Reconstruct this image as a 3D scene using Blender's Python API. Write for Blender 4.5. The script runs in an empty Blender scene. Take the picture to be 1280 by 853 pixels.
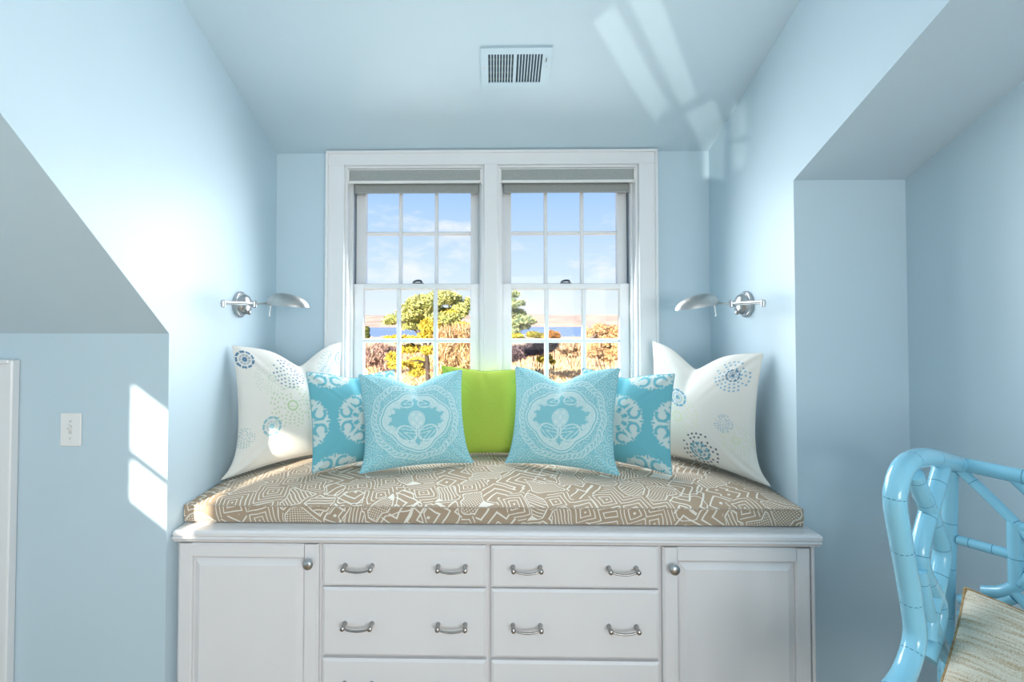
import bpy, bmesh, math, random
import numpy as np
from mathutils import Vector, Matrix

scene = bpy.context.scene
col = scene.collection
H = 1.5                       # eye height above the floor; geometry below is written relative to the eye

# ------------------------------------------------------------------ camera
F, PSI, PHI = 595.0, 0.018, 0.02
ppx, ppy = 617 - F*math.tan(PSI), 398 - F*math.tan(PHI)
cam_d = bpy.data.cameras.new('camera')
cam_d.sensor_fit = 'HORIZONTAL'; cam_d.sensor_width = 36.0
cam_d.lens = F*36.0/1280.0
cam_d.shift_x = (640 - ppx)/1280.0
cam_d.shift_y = (ppy - 426.5)/1280.0
cam_d.clip_start = 0.05; cam_d.clip_end = 5000
cam = bpy.data.objects.new('camera', cam_d); col.objects.link(cam)
cam.location = (0, 0, H)
cam.rotation_euler = (math.pi/2 + PHI, 0, PSI)
scene.camera = cam

# ------------------------------------------------------------------ light
vs = scene.view_settings
vs.view_transform = 'Standard'; vs.look = 'None'; vs.gamma = 1.0
vs.exposure = 0.0
vs.use_curve_mapping = False

SUN_DIR = Vector((0.48, 1.0, -0.36)).normalized()
sun_d = bpy.data.lights.new('sun', 'SUN'); sun_d.energy = 13.0; sun_d.angle = math.radians(0.6)
sun_d.color = (1.0, 0.9, 0.74)
sun = bpy.data.objects.new('sun', sun_d); col.objects.link(sun)
sun.rotation_euler = SUN_DIR.to_track_quat('-Z', 'Y').to_euler()
sun.location = (-6, -12, 8)

def area(name, loc, direction, sx, sy, power, color, spread=180):
    d = bpy.data.lights.new(name, 'AREA'); d.shape = 'RECTANGLE'; d.size = sx; d.size_y = sy
    d.energy = power; d.color = color; d.spread = math.radians(spread)
    o = bpy.data.objects.new(name, d); col.objects.link(o)
    o.location = (loc[0], loc[1], loc[2] + H)
    o.rotation_euler = Vector(direction).to_track_quat('-Z', 'Y').to_euler()
    return o
# added fill lamps at unseen openings behind the camera, to brighten the room
area('added_fill_right', (1.50, -1.9, 0.0), (-1, 0, 0), 1.3, 1.3, 64, (1.0, 0.955, 0.90))
area('added_fill_rear', (0.85, -3.17, 0.1), (0, 1, 0), 1.1, 1.3, 50, (1.0, 0.955, 0.90))

# daylight falling in through the two dormer windows
for i_, x_ in enumerate((-0.415, 0.386)):
    area('daylight_dormer_window', (x_, 2.545, 0.10), (0, -1, -0.20), 0.66, 1.10, 19.5, (0.97, 0.985, 1.0), 150)

# added spot masked into pane shapes, standing in for sunlight reflected onto the ceiling
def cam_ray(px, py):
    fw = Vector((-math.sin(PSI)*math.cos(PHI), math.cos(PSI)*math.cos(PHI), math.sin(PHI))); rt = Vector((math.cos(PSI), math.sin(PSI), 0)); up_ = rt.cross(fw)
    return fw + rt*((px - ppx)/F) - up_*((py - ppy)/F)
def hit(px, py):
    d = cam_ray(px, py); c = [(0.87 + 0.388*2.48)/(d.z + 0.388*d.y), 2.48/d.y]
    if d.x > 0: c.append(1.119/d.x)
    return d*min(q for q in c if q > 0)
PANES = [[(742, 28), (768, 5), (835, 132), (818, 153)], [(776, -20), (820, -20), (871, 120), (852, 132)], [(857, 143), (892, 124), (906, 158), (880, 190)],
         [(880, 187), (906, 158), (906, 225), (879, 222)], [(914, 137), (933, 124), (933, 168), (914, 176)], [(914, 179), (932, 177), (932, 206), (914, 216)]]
sd = bpy.data.lights.new('reflected_sun_stand_in', 'SPOT'); sd.energy = 200; sd.color = (1.0, 0.97, 0.86); sd.spot_size = math.radians(70); sd.spot_blend = 0.05; sd.shadow_soft_size = 0.012
so = bpy.data.objects.new('reflected_sun_stand_in', sd); col.objects.link(so)
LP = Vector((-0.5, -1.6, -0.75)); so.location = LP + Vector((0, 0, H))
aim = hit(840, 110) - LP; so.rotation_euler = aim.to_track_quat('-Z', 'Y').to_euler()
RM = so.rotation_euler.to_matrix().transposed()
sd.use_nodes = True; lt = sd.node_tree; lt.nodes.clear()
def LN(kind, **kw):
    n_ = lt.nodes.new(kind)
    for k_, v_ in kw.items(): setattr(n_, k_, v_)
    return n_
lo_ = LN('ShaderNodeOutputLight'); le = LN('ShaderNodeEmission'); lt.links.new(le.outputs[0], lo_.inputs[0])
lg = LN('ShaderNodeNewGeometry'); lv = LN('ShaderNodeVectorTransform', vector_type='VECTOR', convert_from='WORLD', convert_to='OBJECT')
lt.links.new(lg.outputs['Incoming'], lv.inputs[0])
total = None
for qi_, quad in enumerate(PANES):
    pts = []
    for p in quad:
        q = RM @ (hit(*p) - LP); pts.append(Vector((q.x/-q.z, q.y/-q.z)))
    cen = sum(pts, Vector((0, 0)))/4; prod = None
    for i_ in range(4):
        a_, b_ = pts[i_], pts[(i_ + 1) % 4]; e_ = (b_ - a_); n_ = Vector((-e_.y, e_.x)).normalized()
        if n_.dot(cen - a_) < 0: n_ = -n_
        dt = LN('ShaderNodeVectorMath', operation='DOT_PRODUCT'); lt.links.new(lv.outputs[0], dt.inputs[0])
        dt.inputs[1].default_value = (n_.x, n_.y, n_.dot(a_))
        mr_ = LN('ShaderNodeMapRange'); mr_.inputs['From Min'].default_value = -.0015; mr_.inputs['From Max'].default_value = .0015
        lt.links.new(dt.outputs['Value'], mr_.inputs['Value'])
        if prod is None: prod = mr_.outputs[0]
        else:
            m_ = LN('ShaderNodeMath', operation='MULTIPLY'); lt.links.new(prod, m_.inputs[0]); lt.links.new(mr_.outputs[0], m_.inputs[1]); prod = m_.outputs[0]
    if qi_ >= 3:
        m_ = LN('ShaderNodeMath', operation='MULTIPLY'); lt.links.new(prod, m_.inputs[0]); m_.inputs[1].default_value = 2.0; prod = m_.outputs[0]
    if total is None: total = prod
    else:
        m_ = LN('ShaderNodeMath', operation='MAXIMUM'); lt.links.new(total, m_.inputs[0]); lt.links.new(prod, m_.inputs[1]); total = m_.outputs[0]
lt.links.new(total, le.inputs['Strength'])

world = bpy.data.worlds.new('sky'); scene.world = world
world.use_nodes = True
nt = world.node_tree; nt.nodes.clear()
def N(t, kind, **kw):
    n = t.nodes.new(kind)
    for k, v in kw.items(): setattr(n, k, v)
    return n
out = N(nt, 'ShaderNodeOutputWorld'); bg = N(nt, 'ShaderNodeBackground')
tc = N(nt, 'ShaderNodeTexCoord'); sp = N(nt, 'ShaderNodeSeparateXYZ')
nt.links.new(tc.outputs['Generated'], sp.inputs[0])
ramp = N(nt, 'ShaderNodeValToRGB')
e = ramp.color_ramp.elements
e[0].position = 0.0; e[0].color = (0.80, 0.88, 0.97, 1)
e[1].position = 1.0; e[1].color = (0.16, 0.34, 0.80, 1)
for p, c in ((0.09, (0.62, 0.78, 0.98, 1)), (0.28, (0.33, 0.56, 0.96, 1))):
    q = e.new(p); q.color = c
nt.links.new(sp.outputs['Z'], ramp.inputs[0])
# clouds
mp = N(nt, 'ShaderNodeMapping'); mp.inputs['Scale'].default_value = (3.0, 3.0, 7.5)
mp.inputs['Location'].default_value = (1.35, 0.0, 0.55)
nz = N(nt, 'ShaderNodeTexNoise'); nz.inputs['Scale'].default_value = 1.6
nz.inputs['Detail'].default_value = 8; nz.inputs['Roughness'].default_value = 0.58
nt.links.new(tc.outputs['Generated'], mp.inputs[0]); nt.links.new(mp.outputs[0], nz.inputs['Vector'])
cr = N(nt, 'ShaderNodeValToRGB'); cr.color_ramp.elements[0].position = 0.54; cr.color_ramp.elements[1].position = 0.74
nt.links.new(nz.outputs['Fac'], cr.inputs[0])
mx = N(nt, 'ShaderNodeMix', data_type='RGBA')
mx.inputs['B'].default_value = (0.93, 0.93, 0.96, 1)
nt.links.new(cr.outputs['Color'], mx.inputs['Factor']); nt.links.new(ramp.outputs['Color'], mx.inputs['A'])
nt.links.new(mx.outputs['Result'], bg.inputs['Color']); bg.inputs['Strength'].default_value = 1.12
nt.links.new(bg.outputs[0], out.inputs[0])

# ------------------------------------------------------------------ materials
def srgb(r, g, b):
    f = lambda c: (c/255/12.92) if c/255 <= 0.04045 else ((c/255 + 0.055)/1.055)**2.4
    return (f(r), f(g), f(b), 1)

def mat(name, color, rough=0.5, metal=0.0, noise=0.0, nscale=20, bump=0.0, bscale=120, spec=0.5, color2=None, coat=0.0, sheen=0.0, stretch=None):
    m = bpy.data.materials.new(name); m.use_nodes = True
    t = m.node_tree; b = t.nodes['Principled BSDF']
    b.inputs['Base Color'].default_value = color
    b.inputs['Roughness'].default_value = rough; b.inputs['Metallic'].default_value = metal
    b.inputs['Specular IOR Level'].default_value = spec
    if coat: b.inputs['Coat Weight'].default_value = coat; b.inputs['Coat Roughness'].default_value = 0.08
    if sheen: b.inputs['Sheen Weight'].default_value = sheen
    tcn = N(t, 'ShaderNodeTexCoord'); vec = tcn.outputs['Object']
    if stretch:
        mpn = N(t, 'ShaderNodeMapping'); mpn.inputs['Scale'].default_value = stretch
        t.links.new(vec, mpn.inputs[0]); vec = mpn.outputs[0]
    if noise or color2:
        n = N(t, 'ShaderNodeTexNoise'); n.inputs['Scale'].default_value = nscale; n.inputs['Detail'].default_value = 5
        t.links.new(vec, n.inputs['Vector'])
        mix = N(t, 'ShaderNodeMix', data_type='RGBA')
        mr = N(t, 'ShaderNodeMapRange'); mr.inputs['From Min'].default_value = 0.32; mr.inputs['From Max'].default_value = 0.68
        t.links.new(n.outputs['Fac'], mr.inputs['Value']); t.links.new(mr.outputs[0], mix.inputs['Factor'])
        c2 = color2 if color2 else tuple(min(1, c*(1 + noise)) for c in color[:3]) + (1,)
        c1 = color if color2 else tuple(c*(1 - noise) for c in color[:3]) + (1,)
        mix.inputs['A'].default_value = c1; mix.inputs['B'].default_value = c2
        t.links.new(mix.outputs['Result'], b.inputs['Base Color'])
    if bump:
        n2 = N(t, 'ShaderNodeTexNoise'); n2.inputs['Scale'].default_value = bscale; n2.inputs['Detail'].default_value = 3
        t.links.new(vec, n2.inputs['Vector'])
        bp = N(t, 'ShaderNodeBump'); bp.inputs['Strength'].default_value = bump; bp.inputs['Distance'].default_value = 0.002
        t.links.new(n2.outputs['Fac'], bp.inputs['Height']); t.links.new(bp.outputs[0], b.inputs['Normal'])
    return m

M = {}
M['paint'] = mat('pale_blue_wall_paint', (0.54, 0.68, 0.765, 1), 0.42, noise=0.012, nscale=3, bump=0.05, bscale=300, spec=0.4)
M['trim'] = mat('white_trim_paint', (0.80, 0.815, 0.83, 1), 0.32, noise=0.01, nscale=6)
M['cab'] = mat('white_cabinet_lacquer', (0.80, 0.80, 0.82, 1), 0.3, noise=0.01, nscale=5, coat=0.1)
M['gap'] = mat('shadow_gap_board', (0.30, 0.30, 0.30, 1), 0.7, noise=0.05)
M['sash'] = mat('white_sash_paint', (0.80, 0.82, 0.84, 1), 0.35, noise=0.01)
M['liner'] = mat('grey_vinyl_jamb_liner', (0.28, 0.33, 0.40, 1), 0.5, noise=0.03)
M['chrome'] = mat('brushed_nickel', (0.50, 0.51, 0.52, 1), 0.30, 1.0, noise=0.05, nscale=60)
M['satin'] = mat('satin_nickel_shade', (0.46, 0.46, 0.45, 1), 0.40, 1.0, noise=0.05, nscale=60)
M['pull'] = mat('pewter_pull_metal', (0.36, 0.35, 0.34, 1), 0.28, 1.0, noise=0.08, nscale=60)
M['lock'] = mat('dark_bronze_lock', (0.10, 0.12, 0.13, 1), 0.4, 0.6, noise=0.1)
M['plastic'] = mat('white_plastic', (0.82, 0.83, 0.82, 1), 0.3, noise=0.01)
M['screw'] = mat('painted_screw', (0.62, 0.62, 0.61, 1), 0.35, noise=0.02)
M['shade'] = mat('grey_woven_shade_fabric', srgb(150, 156, 156), 0.85, color2=srgb(172, 176, 172), nscale=90, stretch=(1, 1, 9), bump=0.2, bscale=400)
M['ventpaint'] = mat('vent_enamel', (0.54, 0.69, 0.78, 1), 0.35, noise=0.01)
M['duct'] = mat('dark_duct_metal', (0.03, 0.06, 0.09, 1), 0.6, noise=0.1)
M['floor'] = mat('oak_floor', srgb(170, 135, 100), 0.4, color2=srgb(190, 155, 115), nscale=6, stretch=(8, 1, 1))
M['lacquer'] = mat('turquoise_lacquer', srgb(138, 203, 228), 0.16, noise=0.03, nscale=8, coat=0.4)
M['ring'] = mat('dark_turquoise_joint', srgb(58, 118, 150), 0.35, noise=0.05)
M['green'] = mat('lime_green_linen', srgb(168, 192, 76), 0.9, noise=0.07, nscale=250, bump=0.3, bscale=600, sheen=0.1, spec=0.2)
M['greenseam'] = mat('lime_green_seam', srgb(150, 188, 45), 0.9, noise=0.05)
M['bulb'] = mat('frosted_bulb', (0.85, 0.85, 0.82, 1), 0.3, noise=0.01)
# glass pane: clear with a faint reflection
gm = bpy.data.materials.new('window_glass'); gm.use_nodes = True
t = gm.node_tree; t.nodes.clear()
o_ = N(t, 'ShaderNodeOutputMaterial'); mxs = N(t, 'ShaderNodeMixShader'); tr = N(t, 'ShaderNodeBsdfTransparent'); gl = N(t, 'ShaderNodeBsdfGlossy')
gl.inputs['Roughness'].default_value = 0.02; mxs.inputs[0].default_value = 0.004
t.links.new(tr.outputs[0], mxs.inputs[1]); t.links.new(gl.outputs[0], mxs.inputs[2]); t.links.new(mxs.outputs[0], o_.inputs[0])
M['glass'] = gm

def attr_mat(name, rough=0.9, bump=0.25, bscale=500, noise=0.05, sheen=0.1):
    m = bpy.data.materials.new(name); m.use_nodes = True
    t = m.node_tree; b = t.nodes['Principled BSDF']; b.inputs['Roughness'].default_value = rough
    b.inputs['Specular IOR Level'].default_value = 0.2; b.inputs['Sheen Weight'].default_value = sheen
    a = N(t, 'ShaderNodeAttribute', attribute_name='print')
    tcn = N(t, 'ShaderNodeTexCoord')
    n = N(t, 'ShaderNodeTexNoise'); n.inputs['Scale'].default_value = bscale; n.inputs['Detail'].default_value = 2
    t.links.new(tcn.outputs['Object'], n.inputs['Vector'])
    mr = N(t, 'ShaderNodeMapRange'); mr.inputs['To Min'].default_value = 1 - noise*2; mr.inputs['To Max'].default_value = 1 + noise*2
    t.links.new(n.outputs['Fac'], mr.inputs['Value'])
    mul = N(t, 'ShaderNodeMix', data_type='RGBA', blend_type='MULTIPLY'); mul.inputs['Factor'].default_value = 1
    t.links.new(a.outputs['Color'], mul.inputs['A']); t.links.new(mr.outputs[0], mul.inputs['B'])
    t.links.new(mul.outputs['Result'], b.inputs['Base Color'])
    bp = N(t, 'ShaderNodeBump'); bp.inputs['Strength'].default_value = bump; bp.inputs['Distance'].default_value = 0.001
    t.links.new(n.outputs['Fac'], bp.inputs['Height']); t.links.new(bp.outputs[0], b.inputs['Normal'])
    return m
M['print'] = attr_mat('printed_linen')
M['leafattr'] = attr_mat('foliage_colour', 0.8, 0.0, 3, 0.12, 0)
M['seam_white'] = mat('white_cotton_seam', srgb(222, 222, 216), 0.9, noise=0.03)
M['seam_turq'] = mat('turquoise_cotton_seam', srgb(110, 175, 192), 0.9, noise=0.03)
M['seam_aqua'] = mat('aqua_cotton_seam', srgb(140, 195, 208), 0.9, noise=0.03)

# ------------------------------------------------------------------ geometry helpers
ORIG = {}
class G:
    def __init__(s): s.v = []; s.f = []
    def add(s, vs_, fs_):
        b = len(s.v); s.v += [tuple(map(float, p)) for p in vs_]; s.f += [tuple(b + i for i in f) for f in fs_]; return s
    def box(s, x0, x1, y0, y1, z0, z1, c=0.0):
        x0, x1 = min(x0, x1), max(x0, x1); y0, y1 = min(y0, y1), max(y0, y1); z0, z1 = min(z0, z1), max(z0, z1)
        if c <= 0:
            v = [(x, y, z) for z in (z0, z1) for y in (y0, y1) for x in (x0, x1)]
            return s.add(v, [(0, 2, 3, 1), (4, 5, 7, 6), (0, 1, 5, 4), (2, 6, 7, 3), (0, 4, 6, 2), (1, 3, 7, 5)])
        c = min(c, (x1 - x0)*.49, (y1 - y0)*.49, (z1 - z0)*.49)
        pts = []
        for sx, (x, dx) in enumerate(((x0, 1), (x1, -1))):
            for sy, (y, dy) in enumerate(((y0, 1), (y1, -1))):
                for sz, (z, dz) in enumerate(((z0, 1), (z1, -1))):
                    pts += [(x, y + dy*c, z + dz*c), (x + dx*c, y, z + dz*c), (x + dx*c, y + dy*c, z)]
        bm = bmesh.new()
        for p in pts: bm.verts.new(p)
        bmesh.ops.convex_hull(bm, input=bm.verts[:])
        bmesh.ops.dissolve_limit(bm, angle_limit=0.01, verts=bm.verts[:], edges=bm.edges[:])
        bm.verts.index_update()
        s.add([v.co[:] for v in bm.verts], [tuple(v.index for v in f.verts) for f in bm.faces]); bm.free()
        return s
    def prism(s, poly, axis, a0, a1):
        """poly: 2-D points in the two other axes (order x,y,z without axis), extruded from a0 to a1"""
        n = len(poly)
        def P(p, a):
            q = list(p); q.insert(axis, a); return q
        v = [P(p, a0) for p in poly] + [P(p, a1) for p in poly]
        f = [tuple(range(n))[::-1], tuple(range(n, 2*n))] + [(i, (i + 1) % n, n + (i + 1) % n, n + i) for i in range(n)]
        return s.add(v, f)
    def tube(s, pts, r, seg=10, smooth=0, caps=True):
        P = [Vector(p) for p in pts]
        R = list(r) if hasattr(r, '__len__') else [r]*len(P)
        if smooth and len(P) > 2:
            Q = []; RR = []
            for i in range(len(P) - 1):
                p0 = P[max(i - 1, 0)]; p1 = P[i]; p2 = P[i + 1]; p3 = P[min(i + 2, len(P) - 1)]
                for k in range(smooth):
                    u = k/smooth
                    Q.append(0.5*((2*p1) + (p2 - p0)*u + (2*p0 - 5*p1 + 4*p2 - p3)*u*u + (3*p1 - p0 - 3*p2 + p3)*u**3))
                    RR.append(R[i]*(1 - u) + R[i + 1]*u)
            Q.append(P[-1]); RR.append(R[-1]); P, R = Q, RR
        T = [(P[min(i + 1, len(P) - 1)] - P[max(i - 1, 0)]).normalized() for i in range(len(P))]
        n = T[0].orthogonal().normalized()
        v = []
        for i, p in enumerate(P):
            n = (n - T[i]*n.dot(T[i])).normalized(); b = T[i].cross(n)
            for k in range(seg):
                a = 2*math.pi*k/seg
                v.append(p + (n*math.cos(a) + b*math.sin(a))*R[i])
        f = [(i*seg + k, i*seg + (k + 1) % seg, (i + 1)*seg + (k + 1) % seg, (i + 1)*seg + k) for i in range(len(P) - 1) for k in range(seg)]
        if caps: f += [tuple(range(seg))[::-1], tuple(range((len(P) - 1)*seg, len(P)*seg))]
        s.add([q[:] for q in v], f); s.path = P; s.rad = R; s.tan = T
        return s
    def lathe(s, prof, o, axis, seg=24):
        """prof: (radius, height) along axis from point o"""
        o = Vector(o); ax = Vector(axis).normalized(); n = ax.orthogonal().normalized(); b = ax.cross(n)
        v = []; m = len(prof)
        for r, h in prof:
            for k in range(seg):
                a = 2*math.pi*k/seg; v.append((o + ax*h + (n*math.cos(a) + b*math.sin(a))*max(r, 1e-5))[:])
        f = [(i*seg + k, i*seg + (k + 1) % seg, (i + 1)*seg + (k + 1) % seg, (i + 1)*seg + k) for i in range(m - 1) for k in range(seg)]
        f += [tuple(range(seg))[::-1], tuple(range((m - 1)*seg, m*seg))]
        return s.add(v, f)
    def ball(s, c, r, seg=14, rings=8):
        rx, ry, rz = r if hasattr(r, '__len__') else (r, r, r)
        v = [(c[0], c[1], c[2] - rz)]
        for i in range(1, rings):
            t_ = -math.pi/2 + math.pi*i/rings
            for k in range(seg):
                a = 2*math.pi*k/seg
                v.append((c[0] + rx*math.cos(t_)*math.cos(a), c[1] + ry*math.cos(t_)*math.sin(a), c[2] + rz*math.sin(t_)))
        v.append((c[0], c[1], c[2] + rz)); L = len(v) - 1
        f = [(0, 1 + (k + 1) % seg, 1 + k) for k in range(seg)]
        for i in range(rings - 2):
            f += [(1 + i*seg + k, 1 + i*seg + (k + 1) % seg, 1 + (i + 1)*seg + (k + 1) % seg, 1 + (i + 1)*seg + k) for k in range(seg)]
        f += [(L, L - seg + k, L - seg + (k + 1) % seg) for k in range(seg)]
        return s.add(v, f)
    def build(s, name, m, parent=None, origin=None, smooth=False, fixn=True):
        if origin is None:
            origin = ORIG[parent] if parent is not None else (0, 0, -H)
        me = bpy.data.meshes.new(name)
        me.from_pydata([(p[0] - origin[0], p[1] - origin[1], p[2] - origin[2]) for p in s.v], [], s.f)
        if fixn:
            bm = bmesh.new(); bm.from_mesh(me); bmesh.ops.recalc_face_normals(bm, faces=bm.faces[:]); bm.to_mesh(me); bm.free()
        if smooth:
            me.polygons.foreach_set('use_smooth', [True]*len(me.polygons)); me.set_sharp_from_angle(angle=math.radians(40))
        me.materials.append(M[m] if isinstance(m, str) else m)
        o = bpy.data.objects.new(name, me); col.objects.link(o)
        place(o, parent, origin)
        return o
def place(o, parent, origin):
    ORIG[o] = tuple(origin)
    if parent is not None:
        p = ORIG[parent]; o.parent = parent
        o.location = (origin[0] - p[0], origin[1] - p[1], origin[2] - p[2])
    else:
        o.location = (origin[0], origin[1], origin[2] + H)
def thing(name, label, cat, origin, group=None):
    o = bpy.data.objects.new(name, None); col.objects.link(o); o.empty_display_size = 0.1
    place(o, None, origin); tag(o, label, cat, group); return o
def tag(o, label, cat, group=None, kind=None):
    o['label'] = label; o['category'] = cat
    if group: o['group'] = group
    if kind: o['kind'] = kind
    return o
def struct(o, label=None, cat=None):
    o['kind'] = 'structure'
    if label: o['label'] = label
    if cat: o['category'] = cat
    return o
def sempty(name, origin, label, cat):
    o = bpy.data.objects.new(name, None); col.objects.link(o); place(o, None, origin); return struct(o, label, cat)
def dup(o, parent, delta):
    c = o.copy(); col.objects.link(c); c.parent = parent
    og = ORIG[o]; place(c, parent, (og[0] + delta[0], og[1] + delta[1], og[2] + delta[2]))
    return c

# ------------------------------------------------------------------ the room shell
XL, XR = -1.144, 1.119         # dormer cheek walls
YB = 2.48                      # window wall
YK, YS = 1.66, 1.787           # knee wall left, short wall right
XW, XE = -2.4, 1.53            # left gable wall, right wall
YR = -3.2                      # rear wall
FL = -H
DZ = lambda y: 0.87 + 0.388*(YB - y)       # dormer ceiling
MZ = lambda y: -0.054 + 0.905*(YK - y)     # main roof slope on the left
SZ = lambda y: 0.515 + 0.43*(YS - y)       # low sloped ceiling on the right
YT = -0.743; ZT = DZ(YT)
TH = 0.10

def wall_with_holes(axis, a0, a1, u0, u1, z0, z1, holes):
    """slab normal to axis; holes = [(u0,u1,z0,z1)] not overlapping in u"""
    g = G()
    def bx(ua, ub, za, zb):
        if ub - ua < 1e-6 or zb - za < 1e-6: return
        if axis == 1: g.box(ua, ub, a0, a1, za, zb)
        else: g.box(a0, a1, ua, ub, za, zb)
    u = u0
    for h in sorted(holes):
        bx(u, h[0], z0, z1); bx(h[0], h[1], z0, h[2]); bx(h[0], h[1], h[3], z1); u = h[1]
    bx(u, u1, z0, z1)
    return g
struct(G().box(XW - TH, XE + TH, YR - TH, YB + 0.2, FL - TH, FL).build('floor', 'floor'), 'oak floor of the attic room', 'floor')
WIN = [(-0.78, -0.05), (0.021, 0.751)]      # the two window openings
WT, WB = 0.801, -0.475
g = wall_with_holes(1, YB, YB + 0.19, XL - 0.02, XR + 0.02, FL, 1.0, [(a, b, WB, WT) for a, b in WIN])
struct(g.build('wall_back', 'paint'), 'pale blue wall around the double window', 'wall')
g = G().prism([(YB + .19, FL), (YB + .19, DZ(YB) + .1), (YB, DZ(YB)), (YT, ZT), (YK, MZ(YK)), (YK, FL)], 0, XL, XL - 0.004)
struct(g.build('wall_left', 'paint'), 'pale blue side wall of the window alcove, with the light switch wall beside it', 'wall')
g = G().prism([(YB + .19, FL), (YB + .19, DZ(YB) + .1), (YB, DZ(YB)), (YT, ZT), (YT, SZ(YT)), (YS, SZ(YS)), (YS, FL)], 0, XR, XR + 0.004)
struct(g.build('wall_right', 'paint'), 'pale blue side wall of the window alcove, above the low sloped ceiling', 'wall')
g = G().box(XW - .02, XL - 0.004, YK, YK + TH, FL, MZ(YK) + 0.02)
struct(g.build('wall_left_knee', 'paint'), 'low pale blue wall with light switch under the steep slope', 'wall')
g = G().box(XR + 0.004, XE + .02, YS, YS + TH, FL, SZ(YS) + 0.03)
struct(g.build('wall_right_bay', 'paint'), 'narrow pale blue wall between alcove corner and the wall behind the chair', 'wall')
g = G().prism([(YB + .19, DZ(YB)), (YB, DZ(YB)), (YT, ZT), (YR - TH, ZT), (YR - TH, ZT + TH), (YT, ZT + TH), (YB + .19, DZ(YB) + TH)], 0, XW - TH, XE + TH)
struct(g.build('ceiling', 'paint'), 'pale blue ceiling sloping down to the window', 'ceiling')
g = G().prism([(YK + TH, MZ(YK)), (YK, MZ(YK)), (YT, ZT), (YT, ZT + TH), (YK, MZ(YK) + TH), (YK + TH, MZ(YK) + TH)], 0, XW - TH, XL - 0.004)
struct(g.build('ceiling_left_slope', 'paint'), 'steep pale blue sloped ceiling above the light switch wall', 'ceiling')
g = G().prism([(YS + TH, SZ(YS)), (YS, SZ(YS)), (YT, SZ(YT)), (YT, ZT + .02), (YT + .1, ZT + .02), (YT + .1, SZ(YT + .1) + .1), (YS, SZ(YS) + TH), (YS + TH, SZ(YS) + TH)], 0, XR + 0.004, XE + TH)
struct(g.build('ceiling_right_slope', 'paint'), 'low pale blue sloped ceiling above the chair', 'ceiling')
g = wall_with_holes(0, XE, XE + TH, YR - TH, YS + TH, FL, ZT + .05, [(-2.6, -1.2, -0.65, 0.7)])
struct(g.build('wall_east', 'paint'), 'pale blue wall behind the turquoise chair', 'wall')
SW = (-1.28, -0.69, 0.208, 0.683)           # the small gable window that lets the sun in
g = wall_with_holes(0, XW - TH, XW, YR - TH, YK + TH, FL, ZT + .05, [SW])
struct(g.build('wall_west', 'paint'))
g = wall_with_holes(1, YR - TH, YR, XW - TH, XE + TH, FL, ZT + .05, [(0.3, 1.4, -0.6, 0.8)])
struct(g.build('wall_rear', 'paint'))
g = G().box(XW - .06, XW - .03, SW[0], SW[1], 0.392, 0.408).box(XW - .07, XW - .02, SW[0], SW[0] + .012, SW[2], SW[3]).box(XW - .07, XW - .02, SW[1] - .012, SW[1], SW[2], SW[3])
struct(g.build('window_3', 'sash'))

# window casing --------------------------------------------------
tr1 = sempty('trim_1', (-0.015, YB, WB), 'white moulded casing around the double window', 'window casing')
CY0, CY1 = YB - 0.022, YB - 0.0002
cas = [('side_casing', -0.868, WIN[0][0], -0.60, 0.874), ('side_casing', WIN[1][1], 0.838, -0.60, 0.874), ('centre_casing', WIN[0][1], WIN[1][0], -0.60, WT)]
for nm, x0, x1, z0, z1 in cas:
    G().box(x0, x1, CY0, CY1, z0, z1 if nm == 'centre_casing' else WT, 0.003).build(nm, 'trim', tr1)
hc = G().box(-0.868, 0.838, CY0, CY1, WT, 0.868, 0.003).build('head_casing', 'trim', tr1)
G().box(-0.876, -0.862, CY0 - .012, CY1, -0.60, 0.868, 0.003).build('back_band', 'trim', tr1)
G().box(0.832, 0.846, CY0 - .012, CY1, -0.60, 0.868, 0.003).build('back_band', 'trim', tr1)
G().box(-0.876, 0.846, CY0 - .012, CY1, 0.860, 0.874, 0.003).build('back_band', 'trim', hc)
G().box(-0.90, 0.87, YB - 0.05, YB + 0.03, WB - 0.03, WB - 0.001, 0.006).build('window_stool', 'trim', tr1)

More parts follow.
